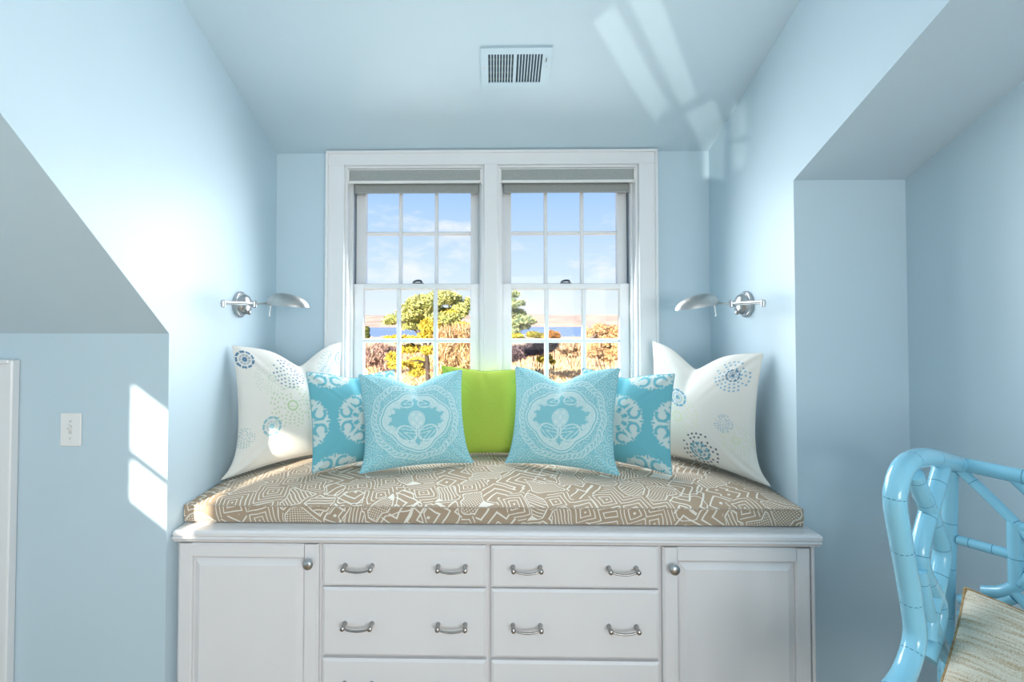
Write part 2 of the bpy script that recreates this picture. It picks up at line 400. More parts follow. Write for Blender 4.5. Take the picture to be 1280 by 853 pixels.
# windows --------------------------------------------------------
def make_window(name, x0, x1, label):
    w = sempty(name, ((x0 + x1)/2, YB + .1, WB), label, 'window')
    j = 0.022
    g = G().box(x0, x0 + .012, YB - .001, YB + .19, WB, WT).box(x1 - .012, x1, YB - .001, YB + .19, WB, WT)
    g.box(x0 + .012, x1 - .012, YB - .001, YB + .19, WT - .012, WT).box(x0 + .012, x1 - .012, YB - .001, YB + .19, WB, WB + .012)
    g.box(x0 + .012, x0 + .024, YB + .05, YB + .075, WB + .012, WT - .012).box(x1 - .024, x1 - .012, YB + .05, YB + .075, WB + .012, WT - .012)
    g.build('frame', 'sash', w)
    G().box(x0 + .012, x0 + .020, YB + .0755, YB + .175, WB + .012, WT - .012).box(x1 - .020, x1 - .012, YB + .0755, YB + .175, WB + .012, WT - .012).build('jamb_liner', 'liner', w)
    def sash(nm, y0, y1, za, zb, rt, rb, mw, zmid):
        a, b = x0 + j, x1 - j; st = 0.054
        s_ = G().box(a, a + st, y0, y1, za, zb, .003).box(b - st, b, y0, y1, za, zb, .003)
        s_.box(a + st, b - st, y0, y1, za, za + rb, .003).box(a + st, b - st, y0, y1, zb - rt, zb, .003)
        so = s_.build(nm, 'sash', w)
        ga, gb, gz0, gz1 = a + st, b - st, za + rb, zb - rt
        pw = (gb - ga - 2*mw)/3
        for k in (1, 2):
            xm = ga + pw*k + mw*(k - 1)
            G().box(xm, xm + mw, y0 + .008, y1 - .004, gz0, gz1, .004).build('muntin', 'sash', so)
        for k in range(3):
            xa = ga + k*(pw + mw)
            G().box(xa, xa + pw, y0 + .008, y1 - .004, zmid - mw/2, zmid + mw/2, .004).build('muntin', 'sash', so)
            for za_, zb_ in ((gz0, zmid - mw/2), (zmid + mw/2, gz1)):
                G().box(xa, xa + pw, y1 - .016, y1 - .012, za_, zb_).build('pane', 'glass', so)
        return so
    up = sash('upper_sash', YB + .125, YB + .165, 0.155, WT - .012, 0.045, 0.036, 0.019, 0.4695)
    lo = sash('lower_sash', YB + .080, YB + .120, WB + .012, 0.187, 0.028, 0.065, 0.022, -0.122)
    xc = (x0 + x1)/2 + .004
    lk = G().box(xc - .030, xc + .030, YB + .085, YB + .108, 0.1872, 0.193, .002)
    lk.tube([(xc - .026, YB + .094, .196), (xc - .008, YB + .094, .203), (xc + .012, YB + .094, .203), (xc + .022, YB + .094, .196)], [.004, .006, .006, .005], 8, 3)
    lk.build('sash_lock', 'lock', lo, smooth=True)
    return w
make_window('window_1', *WIN[0], 'white double-hung window with the pine tree outside')
make_window('window_2', *WIN[1], 'white double-hung window looking over the bay and rust coloured bushes')

# roller shades --------------------------------------------------
def roller_shade(x0, x1, label, chain_right):
    t_ = thing('roller_shade', label, 'window shade', ((x0 + x1)/2, YB + .03, WT - .012), 'roller shades at the window')
    zt = WT - .014
    G().box(x0 + .02, x1 - .02, YB + .004, YB + .012, zt - .062, zt - .006, .002).build('fascia', 'shade', t_)
    G().box(x0 + .02, x1 - .02, YB + .002, YB + .06, zt - .006, zt, .002).build('head_rail', 'plastic', t_)
    G().box(x0 + .02, x1 - .02, YB + .000, YB + .016, zt - .076, zt - .062, .003).build('bottom_trim', 'plastic', t_)
    for s_, xa in ((1, x0 + .0125), (-1, x1 - .0125)):
        prof = [(YB + .06, zt - .075), (YB + .06, zt), (YB + .004, zt), (YB - .004, zt - .02), (YB - .005, zt - .045), (YB - .001, zt - .066), (YB + .008, zt - .078)]
        G().prism(prof, 0, xa, xa + s_*.0075).build('end_bracket', 'plastic', t_)
    G().tube([(x0 + .022, YB + .038, zt - .03), (x1 - .022, YB + .038, zt - .03)], .024, 16).build('fabric_roll', 'shade', t_, smooth=True)
    fb = G().box(x0 + .035, x1 - .03, YB + .058, YB + .0605, zt - .112, zt - .03).build('shade_fabric', 'shade', t_)
    G().box(x0 + .035, x1 - .03, YB + .055, YB + .0635, zt - .116, zt - .104, .002).build('hem_bar', 'shade', fb)
    xc = x1 - .026 if chain_right else x0 + .026
    G().tube([(xc, YB + .02, zt - .06), (xc, YB + .022, WB + .25)], .0012, 6).tube([(xc, YB + .04, zt - .06), (xc, YB + .038, WB + .25)], .0012, 6).build('bead_chain', 'plastic', t_)
    return t_
roller_shade(*WIN[0], 'grey woven roller shade rolled up above the pine tree window', False)
roller_shade(*WIN[1], 'grey woven roller shade rolled up above the bay view window', True)

# door and casing in the left knee wall ---------------------------
dr = sempty('door_1', (-2.0, YK, FL), 'white knee wall door beside the light switch', 'door')
G().box(-2.33, -1.735, YK - .012, YK - .0004, FL + .02, -0.215, .003).build('door_panel', 'trim', dr)
dc = G().box(-1.735, -1.676, YK - .02, YK - .0004, FL + .002, -0.146, .003).build('side_casing', 'trim', dr)
G().box(-1.690, -1.674, YK - .032, YK - .0004, FL + .002, -0.146, .004).build('back_band', 'trim', dc)
hd = G().box(-2.39, -1.735, YK - .02, YK - .0004, -0.212, -0.152, .003).build('head_casing', 'trim', dr)
G().box(-2.39, -1.690, YK - .032, YK - .0004, -0.160, -0.144, .004).build('back_band', 'trim', hd)

# light switch ----------------------------------------------------
sw = thing('light_switch', 'white toggle light switch on the low wall left of the window seat', 'light switch', (-1.487, YK, -0.392))
G().box(-1.5245, -1.4495, YK - .006, YK - .0004, -0.4505, -0.3335, .003).build('wall_plate', 'plastic', sw)
G().box(-1.4935, -1.4805, YK - .007, YK - .005, -0.406, -0.378, .0006).build('toggle_surround', 'screw', sw)
G().prism([(YK - .006, -.398), (YK - .018, -.381), (YK - .016, -.374), (YK - .006, -.386)], 0, -1.4915, -1.4825).build('toggle', 'plastic', sw)
for z in (-.362, -.422):
    G().lathe([(.004, 0), (.004, .001), (.0025, .0022)], (-1.487, YK - .006, z), (0, -1, 0), 12).build('screw', 'screw', sw, smooth=True)

# ceiling register -------------------------------------------------
def onceil(x, y, d=0.0):
    n = Vector((0, -0.388, -1)).normalized(); return (Vector((x, y, DZ(y))) + n*d)
cv = thing('ceiling_vent', 'pale blue louvred air register in the sloped ceiling', 'vent', tuple(onceil(.092, 1.99)))
def slab(g, x0, x1, y0, y1, d0, d1):
    p = [onceil(x, y, d) for d in (d0, d1) for y in (y0, y1) for x in (x0, x1)]
    g.add([q[:] for q in p], [(0, 2, 3, 1), (4, 5, 7, 6), (0, 1, 5, 4), (2, 6, 7, 3), (0, 4, 6, 2), (1, 3, 7, 5)])
    return g
vx0, vx1, vy0, vy1 = -.053, .238, 1.902, 2.088
ix0, ix1, iy0, iy1 = -.022, .205, 1.928, 2.060
fr = G(); slab(fr, vx0, ix0, vy0, vy1, .0002, .006); slab(fr, ix1, vx1, vy0, vy1, .0002, .006); slab(fr, ix0, ix1, vy0, iy0, .0002, .006); slab(fr, ix0, ix1, iy1, vy1, .0002, .006)
fr.build('frame', 'ventpaint', cv)
slab(G(), ix0, ix1, iy0, iy1, .0002, .0012).build('duct_opening', 'duct', cv)
slab(G(), .086, .096, iy0, iy1, .0012, .0065).build('centre_bar', 'ventpaint', cv)
for a, b in ((ix0, .086), (.096, ix1)):
    n = 9; w_ = (b - a)/n
    for k in range(n):
        xx = a + w_*(k + 0.5) + w_*0.25
        slab(G(), xx, xx + w_*.34, iy0, iy1, .0012, .0055).build('louvre', 'ventpaint', cv)
dmp = G()
for k in range(4): slab(dmp, ix0, .086, iy0 + .02 + k*.03, iy0 + .030 + k*.03, .0013, .0024)
dmp.build('damper_blades', 'lock', cv)
slab(G(), .2165, .2195, 1.945, 1.960, .0062, .012).build('damper_lever', 'lock', cv)
for p in ((-.038, 1.99), (.222, 1.985)):
    G().lathe([(.004, 0), (.004, .001), (.002, .002)], onceil(p[0], p[1], .006), (0, -.388, -1), 10).build('screw', 'screw', cv, smooth=True)

# ------------------------------------------------------------------ window seat cabinets
YC = 1.70                     # door and drawer faces
CT = -0.755                   # counter top
CB = FL + 0.001
def cabinet(name, label, x0, x1, origin, end_panel=False):
    c = thing(name, label, 'cabinet', origin)
    b = G().box(x0, x1, YC + .021, YB - .03, CB, CT - .046)
    b.build('body', 'gap' if False else 'cab', c)
    return c
def pull_geo(x, z):
    g = G()
    y = YC
    for sx in (-1, 1):
        g.lathe([(.0085, 0), (.0075, .004), (.0065, .012), (.0075, .022), (.009, .029), (.0075, .036), (.003, .039)], (x + sx*.048, y, z), (0, -1, 0), 12)
    g.tube([(x - .048, y - .027, z), (x - .03, y - .030, z - .006), (x, y - .031, z - .009), (x + .03, y - .030, z - .006), (x + .048, y - .027, z)], [.0032, .0036, .004, .0036, .0032], 10, 4)
    return g
proto_pull = None
def add_pull(x, z, parent):
    global proto_pull
    if proto_pull is None:
        proto_pull = pull_geo(x, z).build('pull_handle', 'pull', parent, origin=(x, YC, z), smooth=True); return proto_pull
    c = proto_pull.copy(); col.objects.link(c); place(c, parent, (x, YC, z)); return c
def slab_front(g, x0, x1, z0, z1, y1=None):
    """drawer front with a moulded edge"""
    y1 = YC + .0205
    g.box(x0, x1, YC + .006, y1, z0, z1)
    e_ = .009
    v = [(x0, YC + .006, z0), (x1, YC + .006, z0), (x1, YC + .006, z1), (x0, YC + .006, z1),
         (x0 + e_, YC, z0 + e_), (x1 - e_, YC, z0 + e_), (x1 - e_, YC, z1 - e_), (x0 + e_, YC, z1 - e_)]
    g.add(v, [(4, 5, 6, 7), (0, 1, 5, 4), (1, 2, 6, 5), (2, 3, 7, 6), (3, 0, 4, 7)])
    return g
ROWS = [(-0.806, -0.952), (-0.958, -1.197), (-1.207, -1.452)]
for nm, lab, x0, x1, a, b in (('drawer_cabinet', 'white three drawer base beside the cabinet with its knob at the right', -.617, -.0175, -.609, -.026),
                              ('drawer_cabinet', 'white three drawer base beside the cabinet with its knob at the left', -.0170, .588, -.009, .581)):
    c = cabinet(nm, lab, x0, x1, ((x0 + x1)/2, 2.0, FL))
    for k, (zt, zb) in enumerate(ROWS):
        d = slab_front(G(), a, b, zb, zt).build('drawer', 'cab', c)
        zc = (-.878, -1.081, -1.29)[k]
        cx = (a + b)/2; s_ = .1655 if a < -.3 else .168
        for sx in (-1, 1): add_pull(cx + sx*s_ + (.004 if a < -.3 else -.002), zc, d)
    G().box(x0, x1, YC + .03, YC + .034, CB, CB + .04).build('toe_board', 'cab', c)
def door_cabinet(lab, x0, x1, a, b, knob_x, knob_z, end_panel):
    c = cabinet('door_cabinet', lab, x0, x1, ((x0 + x1)/2, 2.0, FL))
    zt, zb = -.806, -1.452
    d = bpy.data.objects.new('door', None)
    st = .052
    g = slab_front(G(), a, b, zb, zt)   # outer moulded slab, thin; the frame members stand on it
    d = G().box(a + .001, b - .001, YC + .015, YC + .0205, zb, zt).build('door', 'cab', c)
    for (xa, xb) in ((a, a + st), (b - st, b)):
        gg = G().prism([(xa, YC + .020), (xa, YC + .007), (xa + (.008 if xa == a else .004), YC), (xb - (.008 if xb == b else .004), YC), (xb, YC + .007 if xb == b else YC + .004), (xb, YC + .020)], 2, zb, zt)
        gg.build('stile', 'cab', d)
    for za, zb_ in ((zt - .050, zt), (zb, zb + .050)):
        gg = G().prism([(YC + .020, za), (YC + .004 if za > -1.2 else YC + .007, za), (YC + .0003, za + .006), (YC + .0003, zb_ - .008), (YC + .007, zb_), (YC + .020, zb_)], 0, a + st, b - st)
        gg.build('rail', 'cab', d)
    # raised panel
    pa, pb, pz0, pz1 = a + st + .006, b - st - .006, zb + .056, zt - .056
    bv = .022; yl, yh = YC + .0135, YC + .001
    v = [(pa, yl, pz0), (pb, yl, pz0), (pb, yl, pz1), (pa, yl, pz1), (pa + bv, yh, pz0 + bv), (pb - bv, yh, pz0 + bv), (pb - bv, yh, pz1 - bv), (pa + bv, yh, pz1 - bv)]
    G().add(v, [(4, 5, 6, 7), (0, 1, 5, 4), (1, 2, 6, 5), (2, 3, 7, 6), (3, 0, 4, 7)]).build('raised_panel', 'cab', d)
    G().lathe([(.008, 0), (.0065, .004), (.006, .012), (.011, .015), (.0175, .020), (.0185, .024), (.016, .029), (.010, .032), (.002, .033)], (knob_x, YC + .0003, knob_z), (0, -1, 0), 24).build('knob', 'chrome', d, smooth=True)
    if end_panel:
        G().box(b + .004, x1, YC + .004, YC + .0205, CB, CT - .046, .003).build('end_panel', 'cab', c)
    return c
door_cabinet('white panelled cabinet with its round knob at the upper right', XL + .002, -.6175, -1.131, -.624, -.653, -.866, False)
door_cabinet('white panelled cabinet with its round knob at the upper left', .5885, XR + .006, .595, 1.109, .627, -.872, True)

ct = thing('countertop', 'white moulded seat top carrying the long patterned cushion', 'countertop', (0, 2.0, CT))
xr_ = XR - .002
G().box(XL + .001, XR - .002, YS + .0005, YB - .001, CT - .03, CT).box(XL + .001, XR + .024, 1.683, YS - .0005, CT - .022, CT, .006).build('top_board', 'cab', ct)
prof = [(YS - .001, CT - .022), (1.688, CT - .022), (1.684, CT - .028), (1.692, CT - .034), (1.696, CT - .042), (1.7005, CT - .0455), (YS - .001, CT - .0455)]
G().prism(prof, 0, XL + .001, XR + .019).build('cove_moulding', 'cab', ct)

# ------------------------------------------------------------------ seat cushion
def zigzag_mat():
    m = bpy.data.materials.new('taupe_maze_print'); m.use_nodes = True
    t = m.node_tree; b = t.nodes['Principled BSDF']; b.inputs['Roughness'].default_value = 0.9
    b.inputs['Specular IOR Level'].default_value = 0.2
    L = t.links.new
    uv = N(t, 'ShaderNodeUVMap'); uv.uv_map = 'UVMap'
    nzz = N(t, 'ShaderNodeTexNoise'); nzz.inputs['Scale'].default_value = 11; nzz.inputs['Detail'].default_value = 1
    L(uv.outputs[0], nzz.inputs['Vector'])
    wv = N(t, 'ShaderNodeVectorMath', operation='MULTIPLY_ADD'); wv.inputs[1].default_value = (.028, .028, 0)
    L(nzz.outputs['Color'], wv.inputs[0]); L(uv.outputs[0], wv.inputs[2])
    V = wv.outputs[0]
    def mth(op, a, b_=None, c_=None):
        n = N(t, 'ShaderNodeMath', operation=op)
        for i, q in enumerate((a, b_, c_)):
            if q is None: continue
            if isinstance(q, (int, float)): n.inputs[i].default_value = q
            else: L(q, n.inputs[i])
        return n.outputs[0]
    rotn = N(t, 'ShaderNodeMapping'); rotn.inputs['Rotation'].default_value = (0, 0, .55); L(V, rotn.inputs[0]); V = rotn.outputs[0]
    SC = 9.5
    vo = N(t, 'ShaderNodeTexVoronoi', feature='F1', voronoi_dimensions='2D', distance='MANHATTAN'); vo.inputs['Scale'].default_value = SC
    v2 = N(t, 'ShaderNodeTexVoronoi', feature='F2', voronoi_dimensions='2D', distance='MANHATTAN'); v2.inputs['Scale'].default_value = SC
    L(V, vo.inputs['Vector']); L(V, v2.inputs['Vector'])
    vb = N(t, 'ShaderNodeTexVoronoi', feature='F1', voronoi_dimensions='2D', distance='CHEBYCHEV'); vb.inputs['Scale'].default_value = 6.3; L(V, vb.inputs['Vector'])
    sep = N(t, 'ShaderNodeSeparateColor'); L(vo.outputs['Color'], sep.inputs[0])
    sepb = N(t, 'ShaderNodeSeparateColor'); L(vb.outputs['Color'], sepb.inputs[0])
    E_ = mth('SUBTRACT', v2.outputs['Distance'], vo.outputs['Distance'])
    edge = mth('LESS_THAN', mth('ABSOLUTE', mth('SUBTRACT', E_, .16)), 0.045)
    # zigzag ribbons: parallel angular lines that jog where cells meet
    echo = mth('LESS_THAN', mth('FRACT', mth('MULTIPLY', vo.outputs['Distance'], 5.0)), 0.24)
    rib = mth('LESS_THAN', mth('FRACT', mth('MULTIPLY', vb.outputs['Distance'], 5.6)), 0.20)
    sx = N(t, 'ShaderNodeSeparateXYZ'); L(V, sx.inputs[0])
    ang = mth('MULTIPLY', sep.outputs['Red'], 6.28)
    lin = mth('ADD', mth('MULTIPLY', sx.outputs['X'], mth('COSINE', ang)), mth('MULTIPLY', sx.outputs['Y'], mth('SINE', ang)))
    lin2 = mth('SUBTRACT', mth('MULTIPLY', sx.outputs['Y'], mth('COSINE', ang)), mth('MULTIPLY', sx.outputs['X'], mth('SINE', ang)))
    hatch = mth('LESS_THAN', mth('FRACT', mth('MULTIPLY', lin, 80)), 0.30)
    d1 = mth('ABSOLUTE', mth('SUBTRACT', mth('FRACT', mth('MULTIPLY', lin, 115)), 0.5)); d2 = mth('ABSOLUTE', mth('SUBTRACT', mth('FRACT', mth('MULTIPLY', lin2, 115)), 0.5))
    dots = mth('LESS_THAN', mth('ADD', mth('MULTIPLY', d1, d1), mth('MULTIPLY', d2, d2)), 0.08)
    inner = mth('GREATER_THAN', E_, 0.24)
    hatch = mth('MULTIPLY', hatch, inner); dots = mth('MULTIPLY', dots, inner)
    k = sep.outputs['Green']
    isdot = mth('GREATER_THAN', k, 0.82); ishat = mth('MULTIPLY', mth('GREATER_THAN', k, 0.60), mth('LESS_THAN', k, 0.82)); isrib = mth('MULTIPLY', mth('GREATER_THAN', k, 0.30), mth('LESS_THAN', k, 0.60)); isech = mth('LESS_THAN', k, 0.30)
    fill = mth('ADD', mth('ADD', mth('MULTIPLY', isdot, dots), mth('MULTIPLY', ishat, hatch)), mth('ADD', mth('MULTIPLY', isech, echo), mth('MULTIPLY', isrib, rib)))
    line = mth('MAXIMUM', mth('MULTIPLY', edge, mth('GREATER_THAN', k, 0.50)), fill)
    mix = N(t, 'ShaderNodeMix', data_type='RGBA')
    mix.inputs['A'].default_value = srgb(172, 152, 130); mix.inputs['B'].default_value = srgb(230, 225, 214)
    L(line, mix.inputs['Factor']); L(mix.outputs['Result'], b.inputs['Base Color'])
    n2 = N(t, 'ShaderNodeTexNoise'); n2.inputs['Scale'].default_value = 700; L(uv.outputs[0], n2.inputs['Vector'])
    bp = N(t, 'ShaderNodeBump'); bp.inputs['Strength'].default_value = 0.25; bp.inputs['Distance'].default_value = .001
    L(n2.outputs['Fac'], bp.inputs['Height']); L(bp.outputs[0], b.inputs['Normal'])
    return m
M['maze'] = zigzag_mat()
CX0, CX1, CYF, CYB = XL + .004, XR - .004, 1.748, 2.465
CZ0, CSEAM = CT + .0005, -0.688
def cush_top(x, y):
    """height of the cushion's crown above the seam"""
    a = min(1, (x - CX0)/.22, (CX1 - x)/.22); b = min(1, (y - CYF)/.20, (CYB - y)/.20)
    f = lambda q: math.sin(max(0, q)*math.pi/2)
    return 0.030*(f(a)*f(b))**.7
def seat_cushion():
    prof = []       # (y, z or None for the crown, arc length)
    nx = 96
    ys = [CYF + (CYB - CYF)*(0.5 - 0.5*math.cos(math.pi*k/34)) for k in range(35)]
    side = [(CYF + .014, CZ0), (CYF + .004, CZ0 + .004), (CYF, CZ0 + .016), (CYF - .002, (CZ0 + CSEAM)/2), (CYF, CSEAM - .006)]
    back = [(CYB, CSEAM - .006), (CYB, CZ0 + .01), (CYB - .01, CZ0)]
    xs = [CX0 + (CX1 - CX0)*(0.5 - 0.5*math.cos(math.pi*k/nx)) for k in range(nx + 1)]
    rows = [(y, z, False) for y, z in side] + [(y, None, True) for y in ys] + [(y, z, False) for y, z in back]
    g = G(); v = []; uvs = []
    s_ = 0; prev = None; svals = []
    for y, z, top in rows:
        zz = CSEAM + 0.02*0 if z is None else z
        if prev is not None: s_ += math.hypot(y - prev[0], zz - prev[1])
        svals.append(s_); prev = (y, zz)
    for (y, z, top), sv in zip(rows, svals):
        for x in xs:
            xx = x
            if not top:
                r_ = .010*(1 if z < CSEAM - .04 else .3)
                xx = min(max(x, CX0 + r_*.0), CX1 - r_*.0)
            v.append((xx, y, CSEAM + cush_top(x, y) if top else z)); uvs.append((xx + 3, sv + 1))
    n = nx + 1
    f = [(r*n + k, r*n + k + 1, (r + 1)*n + k + 1, (r + 1)*n + k) for r in range(len(rows) - 1) for k in range(nx)]
    # ends
    R = len(rows)
    f.append(tuple(r*n for r in range(R))[::-1]); f.append(tuple(r*n + nx for r in range(R)))
    f.append(tuple(range(nx + 1))[::-1] + tuple((R - 1)*n + k for k in range(nx + 1)))
    g.add(v, f)
    o = g.build('seat_cushion', 'maze', origin=(0, 2.1, CZ0), smooth=True)
    me = o.data; ul = me.uv_layers.new(name='UVMap')
    for lp in me.loops: ul.data[lp.index].uv = uvs[lp.vertex_index]
    tag(o, 'long taupe seat cushion printed with white maze lines', 'cushion')
    pts = [(CX0, CYF + .002, CSEAM), (CX1, CYF + .002, CSEAM)]
    pg = G().tube([(CX0, CYB, CSEAM - .002), (CX0 + .002, CYF + .012, CSEAM - .002), (CX0 + .012, CYF - .001, CSEAM - .002), (CX1 - .012, CYF - .001, CSEAM - .002), (CX1 - .002, CYF + .012, CSEAM - .002), (CX1, CYB, CSEAM - .002)], .0022, 8)
    pg.build('piping', M['welt'], o, smooth=True)
    return o
M['welt'] = mat('taupe_twist_welt', srgb(140, 122, 102), 0.9, color2=srgb(200, 190, 176), nscale=160)
seat_cushion()

# ------------------------------------------------------------------ printed pillows
def lerp3(a, b, m):
    return a[None, :]*(1 - m[:, None]) + b[None, :]*m[:, None]
def sm(x, a, b):
    t_ = np.clip((x - a)/(b - a), 0, 1); return t_*t_*(3 - 2*t_)
def line(d, w): return 1 - sm(np.abs(d), w*.6, w*1.3)
def hash2(i, j, s=0.0):
    q = np.sin(i*127.1 + j*311.7 + s*74.7)*43758.5453; return q - np.floor(q)
def damask(u, v):
    base = np.array(srgb(134, 196, 206)[:3]); pale = np.array(srgb(210, 229, 229)[:3])
    a = np.abs(u); vv = v + .03
    r = np.hypot(u, vv); th = np.arctan2(u, vv)
    def curls(cell, arms, tight, ph):
        gx = a/cell; gy = (v + 3)/cell; ix, iy = np.floor(gx), np.floor(gy)
        ox, oy = .5 + .25*(hash2(ix, iy, ph) - .5), .5 + .25*(hash2(iy, ix, ph + 1) - .5)
        x, y = gx - ix - ox, gy - iy - oy; q = np.hypot(x, y); sg = np.where(hash2(ix, iy, ph + 2) > .5, 1, -1)
        return line(np.sin(arms*np.arctan2(y, x)*sg + tight*q + 6*hash2(ix, iy, ph + 3)), .38)*(1 - sm(q, .42, .60)), q
    c1, q1 = curls(.21, 1, 13, 0.); c2, q2 = curls(.105, 2, 8, 5.)
    scroll = np.maximum(c1*.95, c2*.75*sm(q1, .38, .5))
    rq = .57 + .05*np.cos(4*th) + .035*np.abs(np.cos(4*th + .8))
    ring = .86 + .015*np.cos(12*th)
    m = scroll*sm(r, rq + .05, rq + .07)*.9
    band = sm(r, ring - .09, ring - .08)*(1 - sm(r, ring - .015, ring - .005))
    m = m*(1 - band) + band*np.maximum(sm(np.cos(52*th + 5*np.sin(26*r)), .0, .6)*.85, .15)
    for R_ in (ring, ring - .10): m = np.maximum(m, line(r - R_, .009)*.9)
    for k_ in (0, .05): m = np.maximum(m, line(r - rq - k_, .011))
    # leafy fringe growing in from the quatrefoil
    inn = 1 - sm(r, rq - .01, rq)
    fr = rq - .05 - .10*np.abs(np.sin(9*th)) - .04*np.abs(np.sin(27*th + 1))
    m = np.maximum(m, inn*sm(r, fr - .012, fr + .012)*(.62 + .38*(np.sin(60*r + 8*np.sin(18*th)) > 0)))
    # heart: pale bud, two leaf lobes below, two scrolls above
    ov = np.hypot(u/.13, (vv - .02)/.17)
    m = np.where(ov < 1, .72 + .28*(np.sin(34*a + 2)*np.cos(30*v) > .2), m); m = np.maximum(m, line((ov - 1.12)*.15, .010))
    for cx_, cy_, ax_, ay_, tilt in ((.20, -.29, .19, .15, .5), (.17, .38, .13, .10, -.5)):
        x, y = a - cx_, vv - cy_; c_, s_ = math.cos(tilt), math.sin(tilt)
        e_ = np.hypot((x*c_ + y*s_)/ax_, (-x*s_ + y*c_)/ay_)
        leaf = ((e_ < .93)*(np.sin(30*(x*c_ + y*s_) + 9*np.abs(-x*s_ + y*c_)/.1) > .55)).astype(float)*.7
        m = np.where(e_ < 1, leaf, m); m = np.maximum(m, line((e_ - 1)*.16, .013))
    m = np.maximum(m, line(a - .02 - .25*np.clip(-.18 - v, 0, 1)**2, .010)*(v < -.14)*(v > -.46))
    return lerp3(base, pale, np.clip(m, 0, 1)*.95)
def medallion(u, v, turn=0.0):
    base = np.array(srgb(108, 180, 194)[:3]); pale = np.array(srgb(200, 216, 215)[:3])
    m = np.zeros_like(u)
    for cx_, cy_ in ((0, 0), (1.30, 0), (-1.30, 0), (.65, 1.25), (-.65, 1.25), (.65, -1.25), (-.65, -1.25)):
        x = u - cx_; y = v - cy_; r = np.hypot(x, y); th = np.arctan2(y, x)
        R_ = .63
        q = r/R_
        edge = 1.0 - .10*np.abs(np.sin(8*th)) - .05*np.abs(np.sin(16*th))
        body = (1 - sm(q, edge - .03, edge + .01))
        hol = np.zeros_like(u)
        for k in range(8):
            t0 = k*math.pi/4 + math.pi/8
            hx, hy = .66*math.cos(t0), .66*math.sin(t0)
            d_ = np.hypot(x/R_ - hx, y/R_ - hy)
            side = 1 if k % 2 == 0 else -1
            px_, py_ = (x/R_ - hx), (y/R_ - hy)
            tt = np.arctan2(py_, px_) - t0
            ringd = line(d_ - .165, .045)*(np.cos(tt - side*1.1) < .72)
            hol = np.maximum(hol, ringd)
            hx2, hy2 = .36*math.cos(t0), .36*math.sin(t0)
            hol = np.maximum(hol, 1 - sm(np.hypot(x/R_ - hx2, y/R_ - hy2), .06, .085))
            t1 = k*math.pi/4
            ca, sa = math.cos(t1), math.sin(t1)
            al = (x*ca + y*sa)/R_; ac = (-x*sa + y*ca)/R_
            hol = np.maximum(hol, ((al > .80) & (np.abs(ac) < .022)).astype(float))
            wedge = (al > .44) & (al < .72) & (np.abs(np.abs(ac) - .055 - .10*(al - .44)) < .020)
            hol = np.maximum(hol, wedge.astype(float))
            gap = (np.abs((np.mod(th - t0 + math.pi/8, math.pi/4) - math.pi/8))*q < .030) & (q > .86)
            hol = np.maximum(hol, gap.astype(float))
        hol = np.maximum(hol, line(q - .27, .028)*(np.cos(8*th) < .5))
        m = np.maximum(m, body*(1 - np.clip(hol, 0, 1)))
    return lerp3(base, pale, np.clip(m, 0, 1))
def dandelions(spots):
    def f(u, v):
        c = np.tile(np.array(srgb(226, 225, 219)[:3])[None, :], (len(u), 1))
        for cx_, cy_, R_, kind, rgb in spots:
            x = (u - cx_)/R_; y = (v - cy_)/R_; r = np.hypot(x, y); th = np.arctan2(y, x)
            if kind == 'solid':       # petals around a small heart
                k = np.floor(th/(2*math.pi)*9); d_ = np.abs(np.mod(th/(2*math.pi)*9, 1) - .5)
                m = ((r < 1)*(r > .38)*(d_ < .40) + (r < .28)).astype(float)*(.75 + .25*np.sin(9*r))
                m *= (np.abs(r - .68) > .07)
            else:
                nr = 7 if kind == 'big' else 5
                ir = np.floor(r*nr); fr = r*nr - ir - .5
                cnt = np.maximum(3, np.floor((ir + .5)*(4.6 if kind == 'big' else 5.2)))
                ph = th/(2*math.pi)*cnt + hash2(ir, cnt)*3; fa = ph - np.floor(ph) - .5
                dd = np.hypot(fr*1.05, fa*2*math.pi*(ir + .5)/cnt*.95)
                m = 1 - sm(dd, .22, .36)
                keep = hash2(ir, np.floor(ph), 2.0)
                m *= (r < 1)*(keep > (.12 if kind == 'ring' else .22))
                if kind == 'ring': m *= np.where(r < .30, .6, 1.0)
                if kind == 'big': m = np.maximum(m*.8, line(r - .20, .035))
            col_ = np.array(srgb(*rgb)[:3])
            c = c*(1 - m[:, None]*.9) + col_[None, :]*m[:, None]*.9
        return c
    return f
